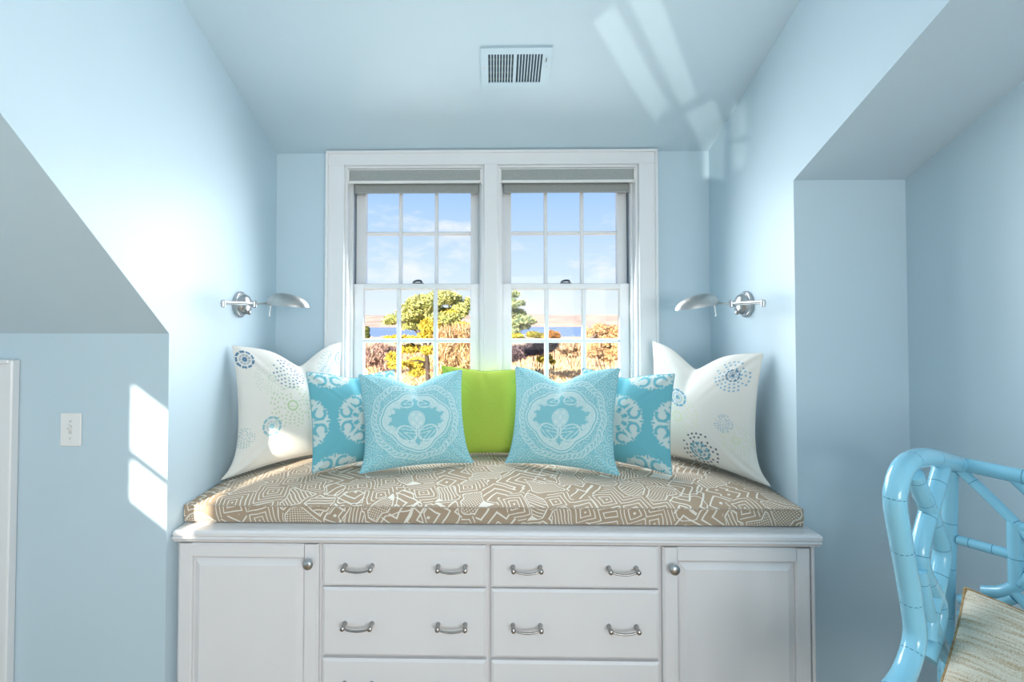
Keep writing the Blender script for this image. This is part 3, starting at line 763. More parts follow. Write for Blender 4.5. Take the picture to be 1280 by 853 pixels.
def pillow(name, label, cat, corners, T, paint=None, material='print', seam='seam_white', n=120, k=.07, chop=.10, chopx=0.0, seed=1, group=None, ears=(), seam_r=.0022, back=.8):
    """corners: BL, BR, TL, TR (eye-relative metres); T: half thickness"""
    BL, BR, TL, TR = [np.array(c, float) for c in corners]
    BL[2] += .005; BR[2] += .005
    rs = np.random.RandomState(seed)
    lin = np.sin(np.linspace(-1, 1, n + 1)*math.pi/2*.985)/math.sin(math.pi/2*.985)
    lin = .55*lin + .45*np.linspace(-1, 1, n + 1)
    U, Vv = np.meshgrid(lin, lin)          # rows = v
    u, v = U.ravel(), Vv.ravel()
    up = u - k*u*(1 - v**2)*np.abs(u)**1.5 
    vp = v - k*v*(1 - u**2)*np.abs(v)**1.5
    vp = vp - chop*(.5*np.exp(-((u - chopx)/.40)**2) + .5*np.exp(-np.sqrt(((u - chopx)/.30)**2 + .02)))*(np.clip((v + 1)/2, 0, 1))**2.2
    s = (up + 1)/2; t_ = (vp + 1)/2
    P = (BL[None]*((1 - s)*(1 - t_))[:, None] + BR[None]*(s*(1 - t_))[:, None] + TL[None]*((1 - s)*t_)[:, None] + TR[None]*(s*t_)[:, None])
    e1 = (BR + TR - BL - TL)
    for sx_, sy_, am in ears:
        w_ = am*np.exp(-((1 - sx_*u) + (1 - sy_*v))/.17)
        P = P + (e1/np.linalg.norm(e1))[None]*(sx_*w_)[:, None]
    e2 = (TL + TR - BL - BR)
    nrm = np.cross(e1, e2); nrm /= np.linalg.norm(nrm)          # towards the room
    prof = np.clip((1 - np.abs(u)**2.3)*(1 - np.abs(v)**2.3), 0, 1)**.58
    prof = prof*(1 + .10*(-v))                                   # sags a little to the bottom
    wr = np.zeros_like(u)
    for i in range(7):
        a = rs.uniform(0, math.pi*2); f_ = rs.uniform(3, 8)
        wr += rs.uniform(.2, 1)*np.sin(f_*(u*math.cos(a) + v*math.sin(a)) + rs.uniform(0, 6))
    crease = np.exp(-((u - chopx)/.10)**2)*sm(v, .15, .95)
    fold = 0
    for sx in (-1, 1):
        for sy in (-1, 1):
            du = (1 - sx*u); dv = (1 - sy*v)
            fold = fold + np.exp(-((du - dv)/.16)**2)*np.exp(-(du + dv)/.5)*.25*np.sin((du - dv)*24)
    hf = T*prof*(1 + .035*wr*.6) - T*.30*crease*prof + T*.35*fold*np.minimum(prof*3, 1)
    hb = -T*back*prof
    NV = len(u)
    front = P + nrm[None]*hf[:, None]; bk = P + nrm[None]*hb[:, None]
    m = n + 1
    idx = np.arange(NV).reshape(m, m)
    edge = np.zeros((m, m), bool); edge[0, :] = edge[-1, :] = edge[:, 0] = edge[:, -1] = True
    bidx = np.where(edge, idx, -1); inn = ~edge; bidx[inn] = NV + np.arange(inn.sum())
    verts = np.vstack([np.where(edge.ravel()[:, None], P, front), bk[inn.ravel()]])
    q = lambda I, fl: np.stack([I[:-1, :-1], I[:-1, 1:], I[1:, 1:], I[1:, :-1]], -1).reshape(-1, 4)[:, ::(-1 if fl else 1)]
    faces = np.vstack([q(idx, False), q(bidx, True)])
    org = (BL + BR)/2
    me = bpy.data.meshes.new(name)
    me.from_pydata((verts - org[None]).tolist(), [], faces.tolist())
    me.polygons.foreach_set('use_smooth', [True]*len(me.polygons))
    me.materials.append(M[material])
    if paint is not None:
        c = paint(u, v); cb = c.reshape(m, m, 3)[inn]
        call = np.vstack([c, cb]); call = np.hstack([np.clip(call, 0, 1), np.ones((len(call), 1))])
        at = me.color_attributes.new('print', 'FLOAT_COLOR', 'POINT')
        at.data.foreach_set('color', call.astype(np.float32).ravel())
    ul = me.uv_layers.new(name='UVMap')
    uu = np.concatenate([u, u.reshape(m, m)[inn]]); vvv = np.concatenate([v, v.reshape(m, m)[inn]])
    li = np.empty(len(me.loops), dtype=np.int32); me.loops.foreach_get('vertex_index', li)
    ul.data.foreach_set('uv', np.stack([uu[li], vvv[li]], 1).astype(np.float32).ravel())
    o = bpy.data.objects.new(name, me); col.objects.link(o); place(o, None, tuple(org)); tag(o, label, cat, group)
    Pm = P.reshape(m, m, 3)
    st = max(1, n//30)
    loop = [Pm[0, i] for i in range(0, m, st)] + [Pm[i, -1] for i in range(st, m, st)] + [Pm[-1, i] for i in range(m - 1 - st, -1, -st)] + [Pm[i, 0] for i in range(m - 1 - st, -1, -st)]
    G().tube([tuple(p) for p in loop], seam_r, 6, caps=False).build('seam', seam, o, smooth=True)
    return o

ST = -0.655                    # cushion crown
# big off-white pillows in the two corners
blue, deep, navy, lime, teal = (96, 160, 190), (52, 110, 150), (40, 66, 92), (196, 212, 158), (120, 178, 196)
pillow('accent_pillow', 'large off-white pillow with blue dandelion print, sunlit along its bottom edge', 'pillow',
       ((-1.082, 1.990, -.668), (-.735, 2.335, -.655), (-1.126, 2.035, -.117), (-.772, 2.405, -.117)), .088,
       dandelions([(-.16, .60, .30, 'ring', deep), (-.86, .78, .15, 'solid', (40, 110, 150)), (-.14, .0, .40, 'big', (170, 200, 150)), (-.50, -.32, .16, 'solid', (120, 178, 192)),
                   (-.46, .46, .30, 'big', (196, 212, 196)), (.62, .72, .22, 'ring', (150, 190, 200)), (.55, .46, .2, 'ring', (140, 170, 190)), (.93, .70, .12, 'solid', (100, 170, 200)), (.62, -.28, .20, 'big', (150, 175, 130)), (-.92, -.45, .16, 'ring', (140, 180, 180))]),
       n=200, chop=.36, chopx=.15, seed=3, ears=((-1, -1, .055),), seam='seam_white', k=.08, group='corner pillows')
pillow('accent_pillow', 'large off-white pillow with green and blue dandelion print, in the unlit corner by the chair', 'pillow',
       ((.760, 2.335, -.655), (1.052, 1.935, -.660), (.797, 2.405, -.112), (1.088, 1.945, -.140)), .088,
       dandelions([(.66, .60, .28, 'ring', (110, 170, 200)), (.67, .61, .11, 'solid', deep), (-.22, .18, .17, 'solid', (90, 160, 190)), (-.22, -.18, .42, 'big', (214, 224, 182)), (.60, -.18, .15, 'ring', blue), (.78, -.42, .24, 'big', (206, 218, 176)),
                   (.18, -.72, .33, 'ring', navy), (.18, -.74, .17, 'solid', (90, 165, 185)), (-.72, -.62, .14, 'solid', (36, 50, 66)), (-.55, .72, .30, 'big', (222, 226, 206))]),
       n=200, chop=.36, chopx=-.1, seed=5, ears=((1, -1, .055),), seam='seam_white', k=.08, group='corner pillows')
# turquoise medallion pillows
pillow('accent_pillow', 'turquoise pillow with pale scroll medallion, leaning by the sunlit off-white pillow', 'pillow',
       ((-.764, 2.005, -.657), (-.405, 2.265, -.655), (-.822, 2.080, -.237), (-.490, 2.345, -.256)), .068, lambda u, v: medallion(u - .04, v + .04), n=150, chop=.12, seed=7, seam='seam_turq', k=.06, group='turquoise pillows')
pillow('accent_pillow', 'turquoise pillow with pale scroll medallion, leaning by the off-white pillow in the unlit corner', 'pillow',
       ((.385, 2.275, -.655), (.738, 2.000, -.655), (.436, 2.350, -.246), (.783, 2.080, -.241)), .068, lambda u, v: medallion(u + .04, v + .04), n=150, chop=.12, seed=8, seam='seam_turq', k=.06, group='turquoise pillows')
# lime pillow
pillow('accent_pillow', 'plain lime green pillow in the middle of the window seat', 'pillow',
       ((-.195, 2.285, -.655), (.205, 2.285, -.655), (-.262, 2.395, -.240), (.165, 2.395, -.256)), .070, None, 'green', 'greenseam', n=90, chop=.05, seed=9, k=.05)
# aqua damask pillows
pillow('accent_pillow', 'pale aqua damask pillow in front of the lime pillow, below the pine tree window', 'pillow',
       ((-.545, 2.006, -.657), (-.112, 2.153, -.657), (-.612, 2.150, -.254), (-.152, 2.275, -.245)), .066, damask, n=190, chop=.27, chopx=.05, seed=11, ears=((-1, -1, .02), (1, -1, .025)), seam='seam_aqua', k=.07, group='aqua damask pillows')
pillow('accent_pillow', 'pale aqua damask pillow in front of the lime pillow, below the bay view window', 'pillow',
       ((.070, 2.158, -.657), (.500, 2.002, -.657), (.104, 2.280, -.229), (.566, 2.145, -.222)), .066, damask, n=190, chop=.30, chopx=-.1, seed=12, ears=((-1, -1, .02), (1, -1, .025)), seam='seam_aqua', k=.07, group='aqua damask pillows')

# ------------------------------------------------------------------ swing arm wall lamps
def sconce(sx, xw, label):
    X = lambda d: xw - sx*d           # distance d out of the wall (sx = +1 right wall)
    yc, zc = 2.122, 0.062
    s = thing('wall_lamp', label, 'wall lamp', (xw, yc, zc))
    ax = (-sx, 0, 0)
    G().lathe([(.058, .0004), (.058, .010), (.054, .014), (.050, .015), (.050, .020)], (xw, yc, zc), ax, 32).build('backplate', 'chrome', s, smooth=True)
    dome = G().lathe([(.047, .018), (.046, .026), (.041, .036), (.030, .044), (.015, .049), (.002, .050)], (xw, yc, zc), ax, 32).build('dome', 'chrome', s, smooth=True)
    G().lathe([(.006, 0), (.006, .012), (.009, .014), (.009, .020), (.004, .023)], (X(.036), yc - .01, zc - .034), (-sx, -.3, -.25), 14).build('switch_knob', 'pull', s, smooth=True)
    G().tube([(X(.045), yc, zc), (X(.062), yc, zc)], .009, 14).build('post', 'chrome', s, smooth=True)
    j1 = (X(.064), 1.882, zc - .004)
    G().tube([(X(.056), yc, zc - .002), (X(.054), 1.885, zc - .002)], .0045, 12).build('lower_arm', 'chrome', s, smooth=True)
    jt = G().lathe([(.004, -.015), (.008, -.013), (.009, -.004), (.008, 0), (.009, .006), (.008, .013), (.004, .016)], j1, (0, 0, 1), 16).build('elbow_joint', 'chrome', s, smooth=True)
    j2 = (X(.112), 2.035, zc)
    G().tube([(j1[0], j1[1], zc + .003), (X(.09), 1.97, zc + .003), j2], .0055, 12, 4).build('upper_arm', 'chrome', s, smooth=True)
    G().lathe([(.004, -.017), (.0095, -.014), (.0105, 0), (.0095, .012), (.004, .015)], j2, (0, 0, 1), 16).build('elbow_joint', 'chrome', s, smooth=True)
    rt = (X(.145), 2.095, zc + .004)
    G().tube([j2, (X(.128), 2.066, zc + .001), rt], [.005, .004, .006], 12, 3).lathe([(.010, -.004), (.012, .002), (.014, .012), (.012, .016)], rt, (-sx, .15, 0), 16).build('neck', 'chrome', s, smooth=True)
    # half-dome pharmacy shade, hollow
    L, Wd, Hh = .172, .060, .058
    prof = []
    nu, nv = 26, 18
    vo, vi = [], []
    for i in range(nu + 1):
        a = i/nu
        wid = Wd*(max(0, 1 - (2*a - .92)**2/1.18))**.5 if a < .96 else Wd*(max(0, 1 - (2*a - .92)**2/1.18))**.5
        wid = max(wid, .0015)
        hgt = Hh*math.sqrt(max(0, 1 - ((a - .34)/(.66 if a > .34 else .46))**2))
        hgt = max(hgt, .002)
        zb = zc - .004 - (.026 if sx > 0 else .012)*a
        for k in range(nv + 1):
            b = math.pi*k/nv
            for lst, q in ((vo, 1.0), (vi, .94)):
                lst.append((X(.150 + L*a) , 2.10 + wid*q*math.cos(b), zb + hgt*q*math.sin(b)))
    n = nv + 1; K = len(vo)
    f = [(i*n + k, i*n + k + 1, (i + 1)*n + k + 1, (i + 1)*n + k) for i in range(nu) for k in range(nv)]
    f2 = [tuple(K + q for q in ff)[::-1] for ff in f]
    rim = [(i*n, (i + 1)*n, K + (i + 1)*n, K + i*n) for i in range(nu)] + [(i*n + nv, K + i*n + nv, K + (i + 1)*n + nv, (i + 1)*n + nv) for i in range(nu)]
    G().add(vo + vi, f + f2 + rim).build('lamp_shade', 'satin', s, smooth=True)
    G().ball((X(.215), 2.10, zc + .016), (.028, .014, .014), 12, 8).build('bulb', 'bulb', s, smooth=True)
    px_ = X(.166)
    sk = G().tube([(px_, 2.075, zc + .012), (px_, 2.070, zc - .014), (X(.163), 2.066, zc - .046), (X(.166), 2.064, zc - .052)], [.0028, .0026, .0026, .0034], 8, 3)
    sk.build('turn_switch', 'plastic', s, smooth=True)
    return s
sconce(-1, XL, 'nickel swing arm wall lamp above the sunlit off-white pillow')
sconce(1, XR, 'nickel swing arm wall lamp above the off-white pillow by the chair')

# ------------------------------------------------------------------ turquoise rattan style chair
B0 = np.array([1.26, 1.32, 0.]); cu = np.array([.42, -.9, 0.]); cu /= np.linalg.norm(cu); cw = np.array([-.85, -.52, 0.]); cw /= np.linalg.norm(cw)
CH = thing('rattan_chair', 'turquoise lacquered bamboo style wing chair against the right wall', 'chair', (1.2, 1.0, FL))
def pole(nm, pts, r, smooth=6, nodes=3, parent=CH, first=0.2):
    g = G().tube([tuple(p) for p in pts], r, 14, smooth)
    o = g.build(nm, 'lacquer', parent, smooth=True)
    P, R, T = g.path, g.rad, g.tan
    d = [0]
    for i in range(1, len(P)): d.append(d[-1] + (P[i] - P[i - 1]).length)
    for q in range(nodes):
        tgt = d[-1]*((q + first)/nodes)
        i = min(range(len(P)), key=lambda i_: abs(d[i_] - tgt))
        rr = R[i]
        G().lathe([(rr*.96, -.0011), (rr*1.012, -.0007), (rr*1.012, .0007), (rr*.96, .0011)], P[i], T[i], 14).build('joint_ring', 'ring', o, smooth=True)
    return o
bk = lambda s, z, off=0.0: B0 + cu*s + cw*off + np.array([0, 0, z])
wg = lambda s, z, off=0.0: B0 + cw*s + cu*off + np.array([0, 0, z])
BWid = 0.50
# back posts, top rail and lattice
pole('back_post', [bk(-.018, -.395), bk(-.024, -.60), bk(-.034, -.86), bk(-.038, -1.10), bk(-.04, FL + .001)], .0175, 6, 8)
pole('back_post', [bk(BWid, -.395), bk(BWid, -.60), bk(BWid, -.86), bk(BWid, -1.10), bk(BWid, FL + .001)], .0175, 6, 8)
pole('top_rail', [bk(-.01, -.394), bk(.10, -.393), bk(.25, -.392), bk(.40, -.393), bk(BWid + .01, -.394)], .0185, 6, 5, first=.3)
for m_ in (0, 1):
    f = (lambda s: BWid - s) if m_ else (lambda s: s)
    pole('lattice_bar', [bk(f(.0), -.408), bk(f(.065), -.470), bk(f(.135), -.545)], .0125, 4, 2, first=.5)
    pole('lattice_bar', [bk(f(-.005), -.600), bk(f(.05), -.597), bk(f(.104), -.593)], .0125, 4, 2, first=.4)
    pole('lattice_bar', [bk(f(.104), -.510), bk(f(.104), -.600), bk(f(.104), -.668)], .0150, 4, 1, first=.5)
    pole('lattice_bar', [bk(f(.045), -.712), bk(f(.085), -.690), bk(f(.125), -.640), bk(f(.16), -.600)], .0140, 5, 1, first=.5)
    pole('lattice_bar', [bk(f(.095), -.394), bk(f(.15), -.450), bk(f(.20), -.50)], .0115, 4, 1, first=.5)
    pole('lattice_bar', [bk(f(.095), -.680), bk(f(.16), -.745), bk(f(.22), -.80)], .0115, 4, 1, first=.5)
    pole('lattice_bar', [bk(f(-.005), -.760), bk(f(.06), -.735), bk(f(.10), -.70)], .0130, 4, 1, first=.5)
    pole('lattice_bar', [bk(f(-.005), -.800), bk(f(.06), -.790), bk(f(.12), -.785)], .0130, 4, 1, first=.5)
pole('lattice_bar', [bk(.104, -.520), bk(.25, -.505), bk(BWid - .104, -.520)], .0125, 4, 2)
pole('seat_back_rail', [bk(-.01, -.97), bk(.25, -.97), bk(BWid, -.97)], .017, 4, 3)
# wings with their twisted rattan lattice
def wing(off, tilt):
    W_ = lambda s, z: wg(s, z, off)
    pole('wing_frame', [W_(.0, -.395), W_(.08, -.376), W_(.20, -.347), W_(.30, -.338), W_(.365, -.350), W_(.400, -.385), W_(.408, -.425), W_(.385, -.50), W_(.350, -.60), W_(.322, -.69), W_(.312, -.75), W_(.345, -.795), W_(.41, -.825), W_(.52, -.835)], .0225, 6, 8, first=.42)
    pole('wing_lattice', [W_(.300, -.372), W_(.255, -.43), W_(.205, -.488), W_(.160, -.55), W_(.135, -.60), W_(.165, -.66), W_(.215, -.72), W_(.235, -.78)], .0190, 6, 6)
    pole('wing_lattice', [W_(.125, -.385), W_(.175, -.44), W_(.225, -.490), W_(.275, -.56), W_(.265, -.60), W_(.225, -.65), W_(.165, -.72), W_(.19, -.78), W_(.24, -.83)], .0190, 6, 6, first=.5)
    pole('wing_lattice', [W_(.285, -.60), W_(.245, -.70), W_(.18, -.80), W_(.08, -.90)], .0175, 5, 2)
    pole('arm_post', [W_(.50, -.835), W_(.505, -1.1), W_(.51, FL + .001)], .0185, 5, 5)
    pole('side_rail', [W_(.0, -.97), W_(.25, -.97), W_(.505, -.97)], .0165, 4, 3)
    pole('inner_post', [W_(.10, -.86), W_(.105, -.92), W_(.11, -.97)], .015, 3, 1)
wing(0.0, 0); wing(BWid, 0)
pole('front_rail', [wg(.505, -.97, 0.0), wg(.505, -.97, BWid/2), wg(.505, -.97, BWid)], .017, 4, 3)
M['weave'] = mat('pale_chair_cushion', srgb(214, 208, 196), .9, noise=.05, nscale=90, bump=.3, bscale=300)
sc_ = G()
c4 = [wg(.02, -.955, .02), wg(.50, -.955, .02), wg(.50, -.955, BWid - .02), wg(.02, -.955, BWid - .02)]
cc = sum(c4)/4
lay = [(1.0, 0.0), (1.0, .05), (.97, .065), (.80, .072)]
vv_ = []; ff_ = []
for q, dz in lay:
    for p in c4: vv_.append(tuple(cc + (p - cc)*q + np.array([0, 0, dz])))
for i in range(3): ff_ += [(i*4 + k, i*4 + (k + 1) % 4, (i + 1)*4 + (k + 1) % 4, (i + 1)*4 + k) for k in range(4)]
ff_ += [(3, 2, 1, 0), (12, 13, 14, 15)]
sc_.add(vv_, ff_).build('chair_cushion', 'weave', CH)

# woven pillow on the chair
def woven_mat():
    m = bpy.data.materials.new('tan_white_woven_stripe'); m.use_nodes = True
    t = m.node_tree; b = t.nodes['Principled BSDF']; b.inputs['Roughness'].default_value = .95; b.inputs['Specular IOR Level'].default_value = .1
    L = t.links.new
    uv = N(t, 'ShaderNodeUVMap'); uv.uv_map = 'UVMap'
    mp1 = N(t, 'ShaderNodeMapping'); mp1.inputs['Scale'].default_value = (1.6, 19, 1); L(uv.outputs[0], mp1.inputs[0])
    n1 = N(t, 'ShaderNodeTexNoise'); n1.inputs['Scale'].default_value = 1.0; n1.inputs['Detail'].default_value = 3; L(mp1.outputs[0], n1.inputs['Vector'])
    mp2 = N(t, 'ShaderNodeMapping'); mp2.inputs['Scale'].default_value = (45, 80, 1); L(uv.outputs[0], mp2.inputs[0])
    n2 = N(t, 'ShaderNodeTexNoise'); n2.inputs['Scale'].default_value = 1.0; n2.inputs['Detail'].default_value = 1; L(mp2.outputs[0], n2.inputs['Vector'])
    ad = N(t, 'ShaderNodeMath', operation='MULTIPLY_ADD'); ad.inputs[1].default_value = .8; L(n2.outputs['Fac'], ad.inputs[0]); L(n1.outputs['Fac'], ad.inputs[2])
    rp = N(t, 'ShaderNodeValToRGB'); el = rp.color_ramp.elements
    el[0].position = .62; el[0].color = srgb(190, 162, 122); el[1].position = 1.12; el[1].color = srgb(235, 228, 212)
    q = el.new(.80); q.color = srgb(212, 196, 168); q = el.new(.95); q.color = srgb(234, 226, 210)
    L(ad.outputs[0], rp.inputs[0]); L(rp.outputs[0], b.inputs['Base Color'])
    wv = N(t, 'ShaderNodeTexWave', wave_type='BANDS', bands_direction='Y'); wv.inputs['Scale'].default_value = 22; wv.inputs['Distortion'].default_value = 1.5; wv.inputs['Detail Scale'].default_value = 6
    L(uv.outputs[0], wv.inputs['Vector'])
    bp = N(t, 'ShaderNodeBump'); bp.inputs['Strength'].default_value = .4; bp.inputs['Distance'].default_value = .004
    L(wv.outputs['Fac'], bp.inputs['Height']); L(bp.outputs[0], b.inputs['Normal'])
    return m
M['woven'] = woven_mat()
M['seam_rust'] = mat('rust_brown_stitched_edge', srgb(150, 112, 66), .95, color2=srgb(190, 165, 125), nscale=120)
pillow('lumbar_pillow', 'tan and white striped woven pillow leaning on the turquoise chair', 'pillow',
       ((1.022, 1.132, -.872), (1.180, .806, -.872), (1.205, 1.252, -.690), (1.360, .921, -.690)), .048, None, 'woven', 'seam_rust', n=70, chop=.0, seed=21, k=.03, seam_r=.004)

# ------------------------------------------------------------------ outdoors
rng = np.random.RandomState(4)
def pxp(px, py, Y): return np.array([(px - 617)*Y/F, Y, -(py - 398)*Y/F])
GY = [(2.9, -4.6), (20, -5.0), (40, -5.5), (80, -7.6), (150, -10.2), (260, -12.2), (345, -13.05), (420, -13.6)]
def gz(y): return np.interp(y, [p[0] for p in GY], [p[1] for p in GY])
def gzn(x, y):
    return gz(y) + (.12*np.sin(x*.35 + y*.1) + .1*np.sin(y*.23 - x*.2))*np.clip(y/60, .3, 1.2)
M['straw_ground'] = mat('dry_grass_ground', srgb(222, 190, 148), .95, color2=srgb(240, 214, 176), nscale=.35, bump=0)
M['marsh'] = mat('pale_marsh_ground', srgb(196, 164, 132), .95, color2=srgb(214, 182, 148), nscale=.012, stretch=(1, 4, 1))
M['hill'] = mat('winter_hill', srgb(176, 150, 134), .95, color2=srgb(238, 206, 176), nscale=.03, stretch=(.7, .5, 5))
M['sea'] = mat('bay_water', srgb(92, 128, 186), .25, color2=srgb(120, 152, 202), nscale=.05, stretch=(.3, 1.5, 1), spec=.5)
M['bark'] = mat('grey_bark', srgb(98, 84, 76), .9, color2=srgb(66, 58, 56), nscale=8)
ys = np.concatenate([np.linspace(2.9, 80, 60), np.linspace(85, 420, 50)]); nx_ = 70
g = G(); vv_ = []
for y in ys:
    for k in range(nx_ + 1):
        x = (-1 + 2*k/nx_)*(14 + y*.75); vv_.append((x, y, float(gzn(x, y))))
n = nx_ + 1
g.add(vv_, [(r*n + k, r*n + k + 1, (r + 1)*n + k + 1, (r + 1)*n + k) for r in range(len(ys) - 1) for k in range(nx_)])
struct(g.build('ground', 'straw_ground', smooth=True), 'dry grass ground running down to the bay', 'ground')
g = G().add([(-900, 300, -13.0), (900, 300, -13.0), (900, 860, -13.0), (-900, 860, -13.0)], [(0, 1, 2, 3)])
struct(g.build('sea', 'sea'), 'blue water of the bay', 'water')
g = G(); vv_ = []; K = 160
hy = [(690, -13.2), (705, -12.4), (780, -9.5), (900, -5.5), (1050, -1.0), (1250, 5.0), (1500, 11.0), (1700, 9.0)]
for y, z in hy:
    for k in range(K + 1):
        x = (-1 + 2*k/K)*(y*.9)
        t_ = max(0, (z + 13)/24)
        vv_.append((x, y + 25*math.sin(x*.011), z + t_*(2.2*math.sin(x*.009 + 1) + 1.6*math.sin(x*.023) + 1.2*rng.rand())))
n = K + 1
g.add(vv_, [(r*n + k, r*n + k + 1, (r + 1)*n + k + 1, (r + 1)*n + k) for r in range(len(hy) - 1) for k in range(K)])
struct(g.build('far_shore', 'hill'), 'low brown wooded shore across the bay', 'hills')

def leaves(name, parent, origin, blobs, count, size, cols, aspect=2.2, upright=0.0, shell=.55, seed=0, kind='stuff'):
    """blobs: (centre, radii) in eye-relative metres; leaf quads scattered through them"""
    r_ = np.random.RandomState(seed + 17)
    vol = np.array([b[1][0]*b[1][2] for b in blobs]); vol = vol/vol.sum()
    pick = r_.choice(len(blobs), count, p=vol)
    C = np.array([b[0] for b in blobs])[pick]; R = np.array([b[1] for b in blobs])[pick]
    d = r_.normal(size=(count, 3)); d /= np.linalg.norm(d, axis=1)[:, None]
    rad = shell + (1 - shell)*r_.rand(count)
    rad = np.where(r_.rand(count) < .35, r_.rand(count)**.5, rad)
    # break the outline into tufts
    tuft = 1 + .18*np.sin(d[:, 0]*7 + pick)*np.sin(d[:, 2]*8 + pick*2)*np.sin(d[:, 1]*6)
    P = C + d*R*(rad*tuft)[:, None]
    a = r_.normal(size=(count, 3)); a[:, 2] += upright*3; a /= np.linalg.norm(a, axis=1)[:, None]
    b = np.cross(a, r_.normal(size=(count, 3))); b /= np.linalg.norm(b, axis=1)[:, None]
    s_ = size*(.6 + .8*r_.rand(count))
    a = a*s_[:, None]*.5*aspect**.5; b = b*s_[:, None]*.5/aspect**.5
    v = np.stack([P - a - b*.4, P + b, P + a + b*.1, P - b], 1).reshape(-1, 3) - np.array(origin)[None]
    me = bpy.data.meshes.new(name)
    me.from_pydata(v.tolist(), [], np.arange(count*4).reshape(-1, 4).tolist())
    cs = np.array([srgb(*c)[:3] for c in cols])
    mixv = r_.rand(count)*(len(cs) - 1); i0 = np.minimum(np.floor(mixv).astype(int), len(cs) - 2) if len(cs) > 1 else np.zeros(count, int)
    fr = (mixv - i0)[:, None]
    cc_ = cs[i0]*(1 - fr) + cs[np.minimum(i0 + 1, len(cs) - 1)]*fr
    cc_ = np.repeat(np.hstack([cc_, np.ones((count, 1))]), 4, 0)
    at = me.color_attributes.new('print', 'FLOAT_COLOR', 'POINT'); at.data.foreach_set('color', cc_.astype(np.float32).ravel())
    me.materials.append(M['leafattr'])
    o = bpy.data.objects.new(name, me); col.objects.link(o); place(o, parent, origin)
    if kind: o['kind'] = kind
    return o
def blobs_px(lst, Y, depth=.9):
    out_ = []
    for i, (px, py, rx, ry) in enumerate(lst):
        dy = Y + ((i*37) % 11 - 5)/5*.7*min(1, Y/30)
        out_.append((pxp(px, py, dy), (rx*dy/F, max(rx, ry)*dy/F*depth, ry*dy/F)))
    return out_
def tree(name, label, cat, px, Y, groups, trunk_pts, tr, branches, group=None, seed=0):
    base = np.array([(px - 617)*Y/F, Y, float(gzn((px - 617)*Y/F, Y)) - .03])
    t_ = thing(name, label, cat, tuple(base), group)
    tp = [tuple(base)] + [tuple(pxp(a, b, Y)) for a, b in trunk_pts]
    trk = G().tube(tp, [tr*(1 - .75*i/len(tp)) for i in range(len(tp))], 8, 4).build('trunk', 'bark', t_, smooth=True)
    for (a, b, c_, d_, dy) in branches:
        p0 = pxp(a, b, Y); p1 = pxp(c_, d_, Y + dy); mid = (p0 + p1)/2 + np.array([0, 0, .12])
        G().tube([tuple(p0), tuple(mid), tuple(p1)], [tr*.5, tr*.38, tr*.12], 6, 3).build('branch', 'bark', trk, smooth=True)
    for i, (nm, lst, cnt, size, cols, asp) in enumerate(groups):
        leaves(nm, t_, tuple(base), blobs_px(lst, Y), cnt, size, cols, asp, seed=seed + i*3)
    return t_
tree('pine_tree', 'spreading pine with sage crown and yellow green lower branches outside', 'tree', 536, 30,
     [('foliage', [(530, 379, 24, 11), (552, 372, 20, 9), (565, 374, 13, 8), (514, 390, 20, 11), (538, 392, 22, 11), (492, 399, 13, 6), (487, 402, 10, 4), (574, 388, 13, 10), (585, 380, 7, 8), (560, 398, 18, 9), (516, 405, 18, 8)], 15000, .15, [(136, 152, 88), (184, 186, 110), (216, 210, 140), (150, 166, 118)], 3.2),
      ('young_foliage', [(538, 408, 15, 10), (560, 392, 14, 6), (556, 408, 18, 7), (533, 420, 12, 6), (500, 424, 24, 5), (513, 436, 16, 6), (534, 438, 9, 6), (490, 446, 8, 6), (522, 455, 16, 8), (497, 456, 14, 5), (521, 466, 11, 5), (578, 408, 10, 5), (565, 432, 8, 4)], 9000, .14, [(218, 192, 62), (196, 178, 74), (232, 208, 96), (172, 166, 80)], 3.0)],
     [(534, 455), (530, 425), (524, 408), (538, 392), (545, 378)], .16,
     [(530, 428, 505, 400, .4), (530, 425, 560, 395, -.5), (534, 445, 505, 425, .6), (526, 412, 495, 402, -.4), (534, 455, 512, 452, -.6), (538, 392, 575, 385, .5), (533, 440, 550, 408, .3), (538, 395, 515, 388, .2), (534, 458, 525, 462, .5)], seed=1)
tree('pine_tree', 'dark blue green pine standing behind the mullion between the windows', 'tree', 622, 28,
     [('foliage', [(612, 380, 14, 16), (630, 372, 12, 10), (644, 368, 6, 4), (640, 380, 12, 6), (651, 379, 6, 3), (645, 392, 13, 6), (657, 400, 10, 5), (640, 403, 14, 6), (651, 408, 12, 4), (664, 402, 6, 3), (617, 400, 16, 10), (640, 414, 10, 3)], 11000, .15, [(84, 112, 96), (116, 140, 112), (176, 184, 132), (212, 212, 156)], 3.0),
      ('young_foliage', [(640, 419, 14, 3), (648, 424, 10, 2.5)], 1200, .14, [(206, 190, 60), (176, 172, 70)], 2.4)],
     [(622, 440), (624, 410), (626, 385)], .15, [(623, 420, 650, 410, .4), (624, 410, 645, 393, -.4), (622, 415, 608, 395, .3), (623, 425, 655, 422, .2)], seed=7)
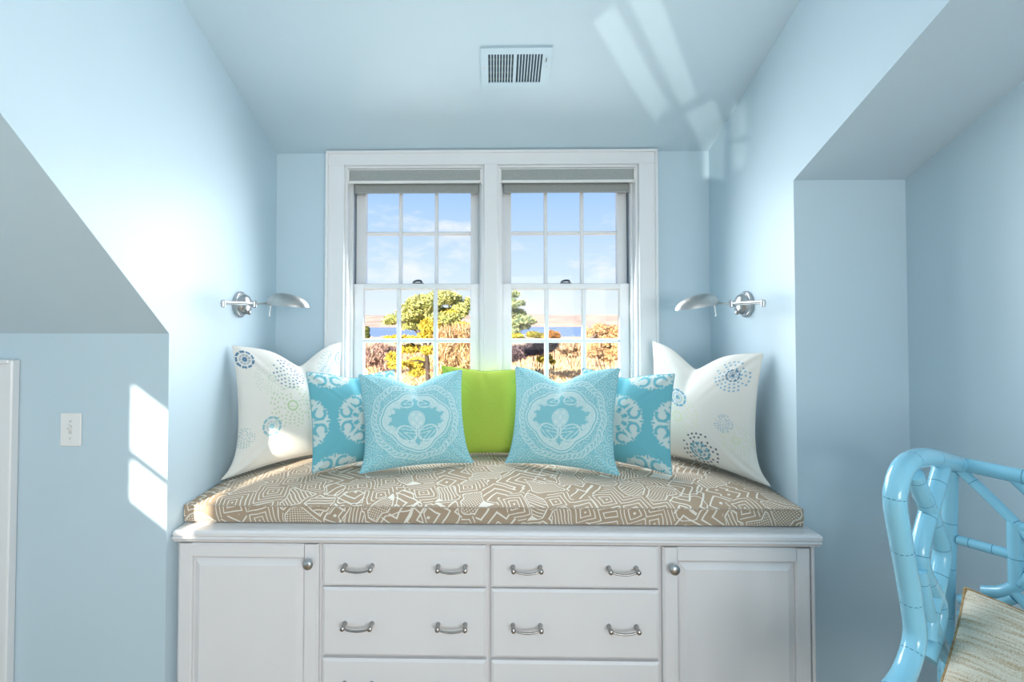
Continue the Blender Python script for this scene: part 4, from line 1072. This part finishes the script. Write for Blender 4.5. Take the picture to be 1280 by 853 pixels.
def bush(name, label, px, Y, lst, cnt, size, cols, asp=2.0, upright=.2, seed=0, group=None, cat='bush'):
    base = np.array([(px - 617)*Y/F, Y, float(gzn((px - 617)*Y/F, Y)) - .02])
    t_ = thing(name, label, cat, tuple(base), group)
    st = G(); r_ = np.random.RandomState(seed)
    for i, (a, b, rx, ry) in enumerate(lst[:5]):
        G().tube([tuple(base + np.array([r_.uniform(-.1, .1), r_.uniform(-.1, .1), 0])), tuple((base + pxp(a, b, Y))/2 + np.array([r_.uniform(-.1, .1), 0, 0])), tuple(pxp(a, b, Y))], [.04, .03, .012], 6, 3).build('stem', 'bark', t_, smooth=True)
    leaves('foliage', t_, tuple(base), blobs_px(lst, Y), cnt, size, cols, asp, upright, seed=seed, shell=.4)
    return t_
bush('bush', 'large rust coloured bush beside the reed grass outside the bay view window', 762, 33,
     [(735, 416, 8, 6), (748, 411, 10, 7), (765, 414, 14, 7), (785, 410, 14, 8), (740, 438, 12, 9), (760, 442, 16, 10), (780, 436, 16, 13), (755, 425, 16, 8), (800, 425, 14, 14)], 12000, .17, [(190, 150, 102), (214, 178, 130), (156, 120, 88), (226, 198, 156)], 1.6, .2, 31)
bush('bush', 'small rust brown bush at the water edge outside the bay view window', 692, 48, [(689, 417, 5, 4), (695, 419, 5, 4), (692, 421, 8, 4)], 1800, .16, [(150, 96, 48), (186, 132, 66), (166, 126, 50)], 1.6, .2, 33)
bush('bush', 'yellow green shrub below the dark pine', 671, 46, [(665, 418, 8, 4), (674, 420, 8, 4), (680, 421, 5, 3)], 2000, .16, [(166, 160, 50), (110, 116, 56), (202, 176, 80)], 1.6, .2, 35)
bush('bush', 'dark bare brush mound in the straw grass', 660, 36, [(648, 440, 16, 7), (668, 436, 14, 7), (684, 434, 8, 5), (640, 446, 9, 5), (690, 430, 6, 4)], 6500, .22, [(86, 74, 84), (120, 104, 108), (70, 62, 72)], 7, .1, 37)
bush('bush', 'small olive shrub in front of the dark brush', 680, 35, [(676, 449, 6, 4), (684, 447, 6, 5), (690, 452, 4, 3)], 1500, .13, [(170, 156, 50), (140, 136, 50), (202, 180, 90)], 1.8, .2, 39)
bush('bush', 'grey pink bare thicket beside the pine outside', 472, 42, [(460, 446, 12, 12), (474, 442, 14, 13), (490, 446, 10, 12), (452, 450, 9, 9), (482, 455, 14, 8)], 9000, .24, [(176, 148, 138), (206, 176, 160), (150, 126, 124), (216, 186, 160)], 7, .3, 41)
bush('bush', 'small dark evergreen by the water outside the pine tree window', 458, 70, [(458, 413, 3.5, 5), (458, 420, 4, 5)], 1200, .2, [(66, 86, 56), (100, 116, 66), (160, 150, 70)], 2, .2, 43)
bush('bush', 'tan bare thicket behind the straw grass outside the bay view window', 715, 50, [(705, 432, 14, 7), (722, 430, 14, 7), (714, 440, 14, 6), (730, 438, 8, 7)], 5000, .24, [(190, 160, 130), (214, 188, 156), (160, 136, 116)], 7, .4, 45)

def blades(name, n, xr, yr, hr, wr, cols, label, cat, seed, lean=.35):
    r_ = np.random.RandomState(seed)
    y = yr[0] + (yr[1] - yr[0])*r_.rand(n)**1.0
    x = (xr[0] + (xr[1] - xr[0])*r_.rand(n))*y/F
    z = gzn(x, y)
    h = hr[0] + (hr[1] - hr[0])*r_.rand(n); w = wr*(y/30)*(.6 + .8*r_.rand(n))
    a = r_.uniform(0, 2*math.pi, n); lx, ly = lean*h*r_.normal(size=n), lean*h*r_.normal(size=n)
    p0 = np.stack([x - w*np.cos(a), y - w*np.sin(a), z - .02], 1); p1 = np.stack([x + w*np.cos(a), y + w*np.sin(a), z - .02], 1)
    p2 = np.stack([x + lx*.4 + w*.8*np.cos(a), y + ly*.4 + w*.8*np.sin(a), z + h*.6], 1); p3 = np.stack([x + lx, y + ly, z + h], 1)
    v = np.stack([p0, p1, p2, p3], 1).reshape(-1, 3)
    org = np.array([float(x.mean()), float(y.mean()), float(z.min())])
    me = bpy.data.meshes.new(name); me.from_pydata((v - org).tolist(), [], np.arange(n*4).reshape(-1, 4).tolist())
    cs = np.array([srgb(*c)[:3] for c in cols]); cc_ = cs[r_.randint(len(cs), size=n)]
    cc_ = np.repeat(np.hstack([cc_, np.ones((n, 1))]), 4, 0)
    at = me.color_attributes.new('print', 'FLOAT_COLOR', 'POINT'); at.data.foreach_set('color', cc_.astype(np.float32).ravel())
    me.materials.append(M['leafattr'])
    o = bpy.data.objects.new(name, me); col.objects.link(o); place(o, None, tuple(org)); tag(o, label, cat, kind='stuff')
    return o
STRAW = [(242, 212, 168), (228, 192, 144), (250, 228, 190), (212, 174, 128), (236, 198, 148)]
blades('dry_grass', 42000, (-260, 260), (22, 62), (.5, 1.1), .030, STRAW, 'tall dry straw coloured grass covering the slope outside', 'grass', 51)
blades('marsh_grass', 16000, (-270, 270), (68, 160), (.5, 1.2), .045, [(206, 172, 132), (190, 154, 122), (222, 190, 152), (176, 146, 122)], 'pale marsh grass in the distance before the bay', 'grass', 53)
bush('reed_thicket', 'tall tan thicket growing between the pine and the window mullion', 575, 26,
     [(556, 420, 14, 10), (575, 416, 16, 9), (590, 420, 16, 12), (558, 445, 16, 20), (580, 442, 18, 22), (600, 445, 16, 22), (565, 470, 20, 16), (590, 472, 20, 16), (548, 465, 9, 14)], 26000, .17, [(226, 190, 146), (202, 164, 120), (240, 210, 170), (180, 144, 108), (166, 138, 112), (212, 190, 110)], 8, .55, 47, cat='thicket')
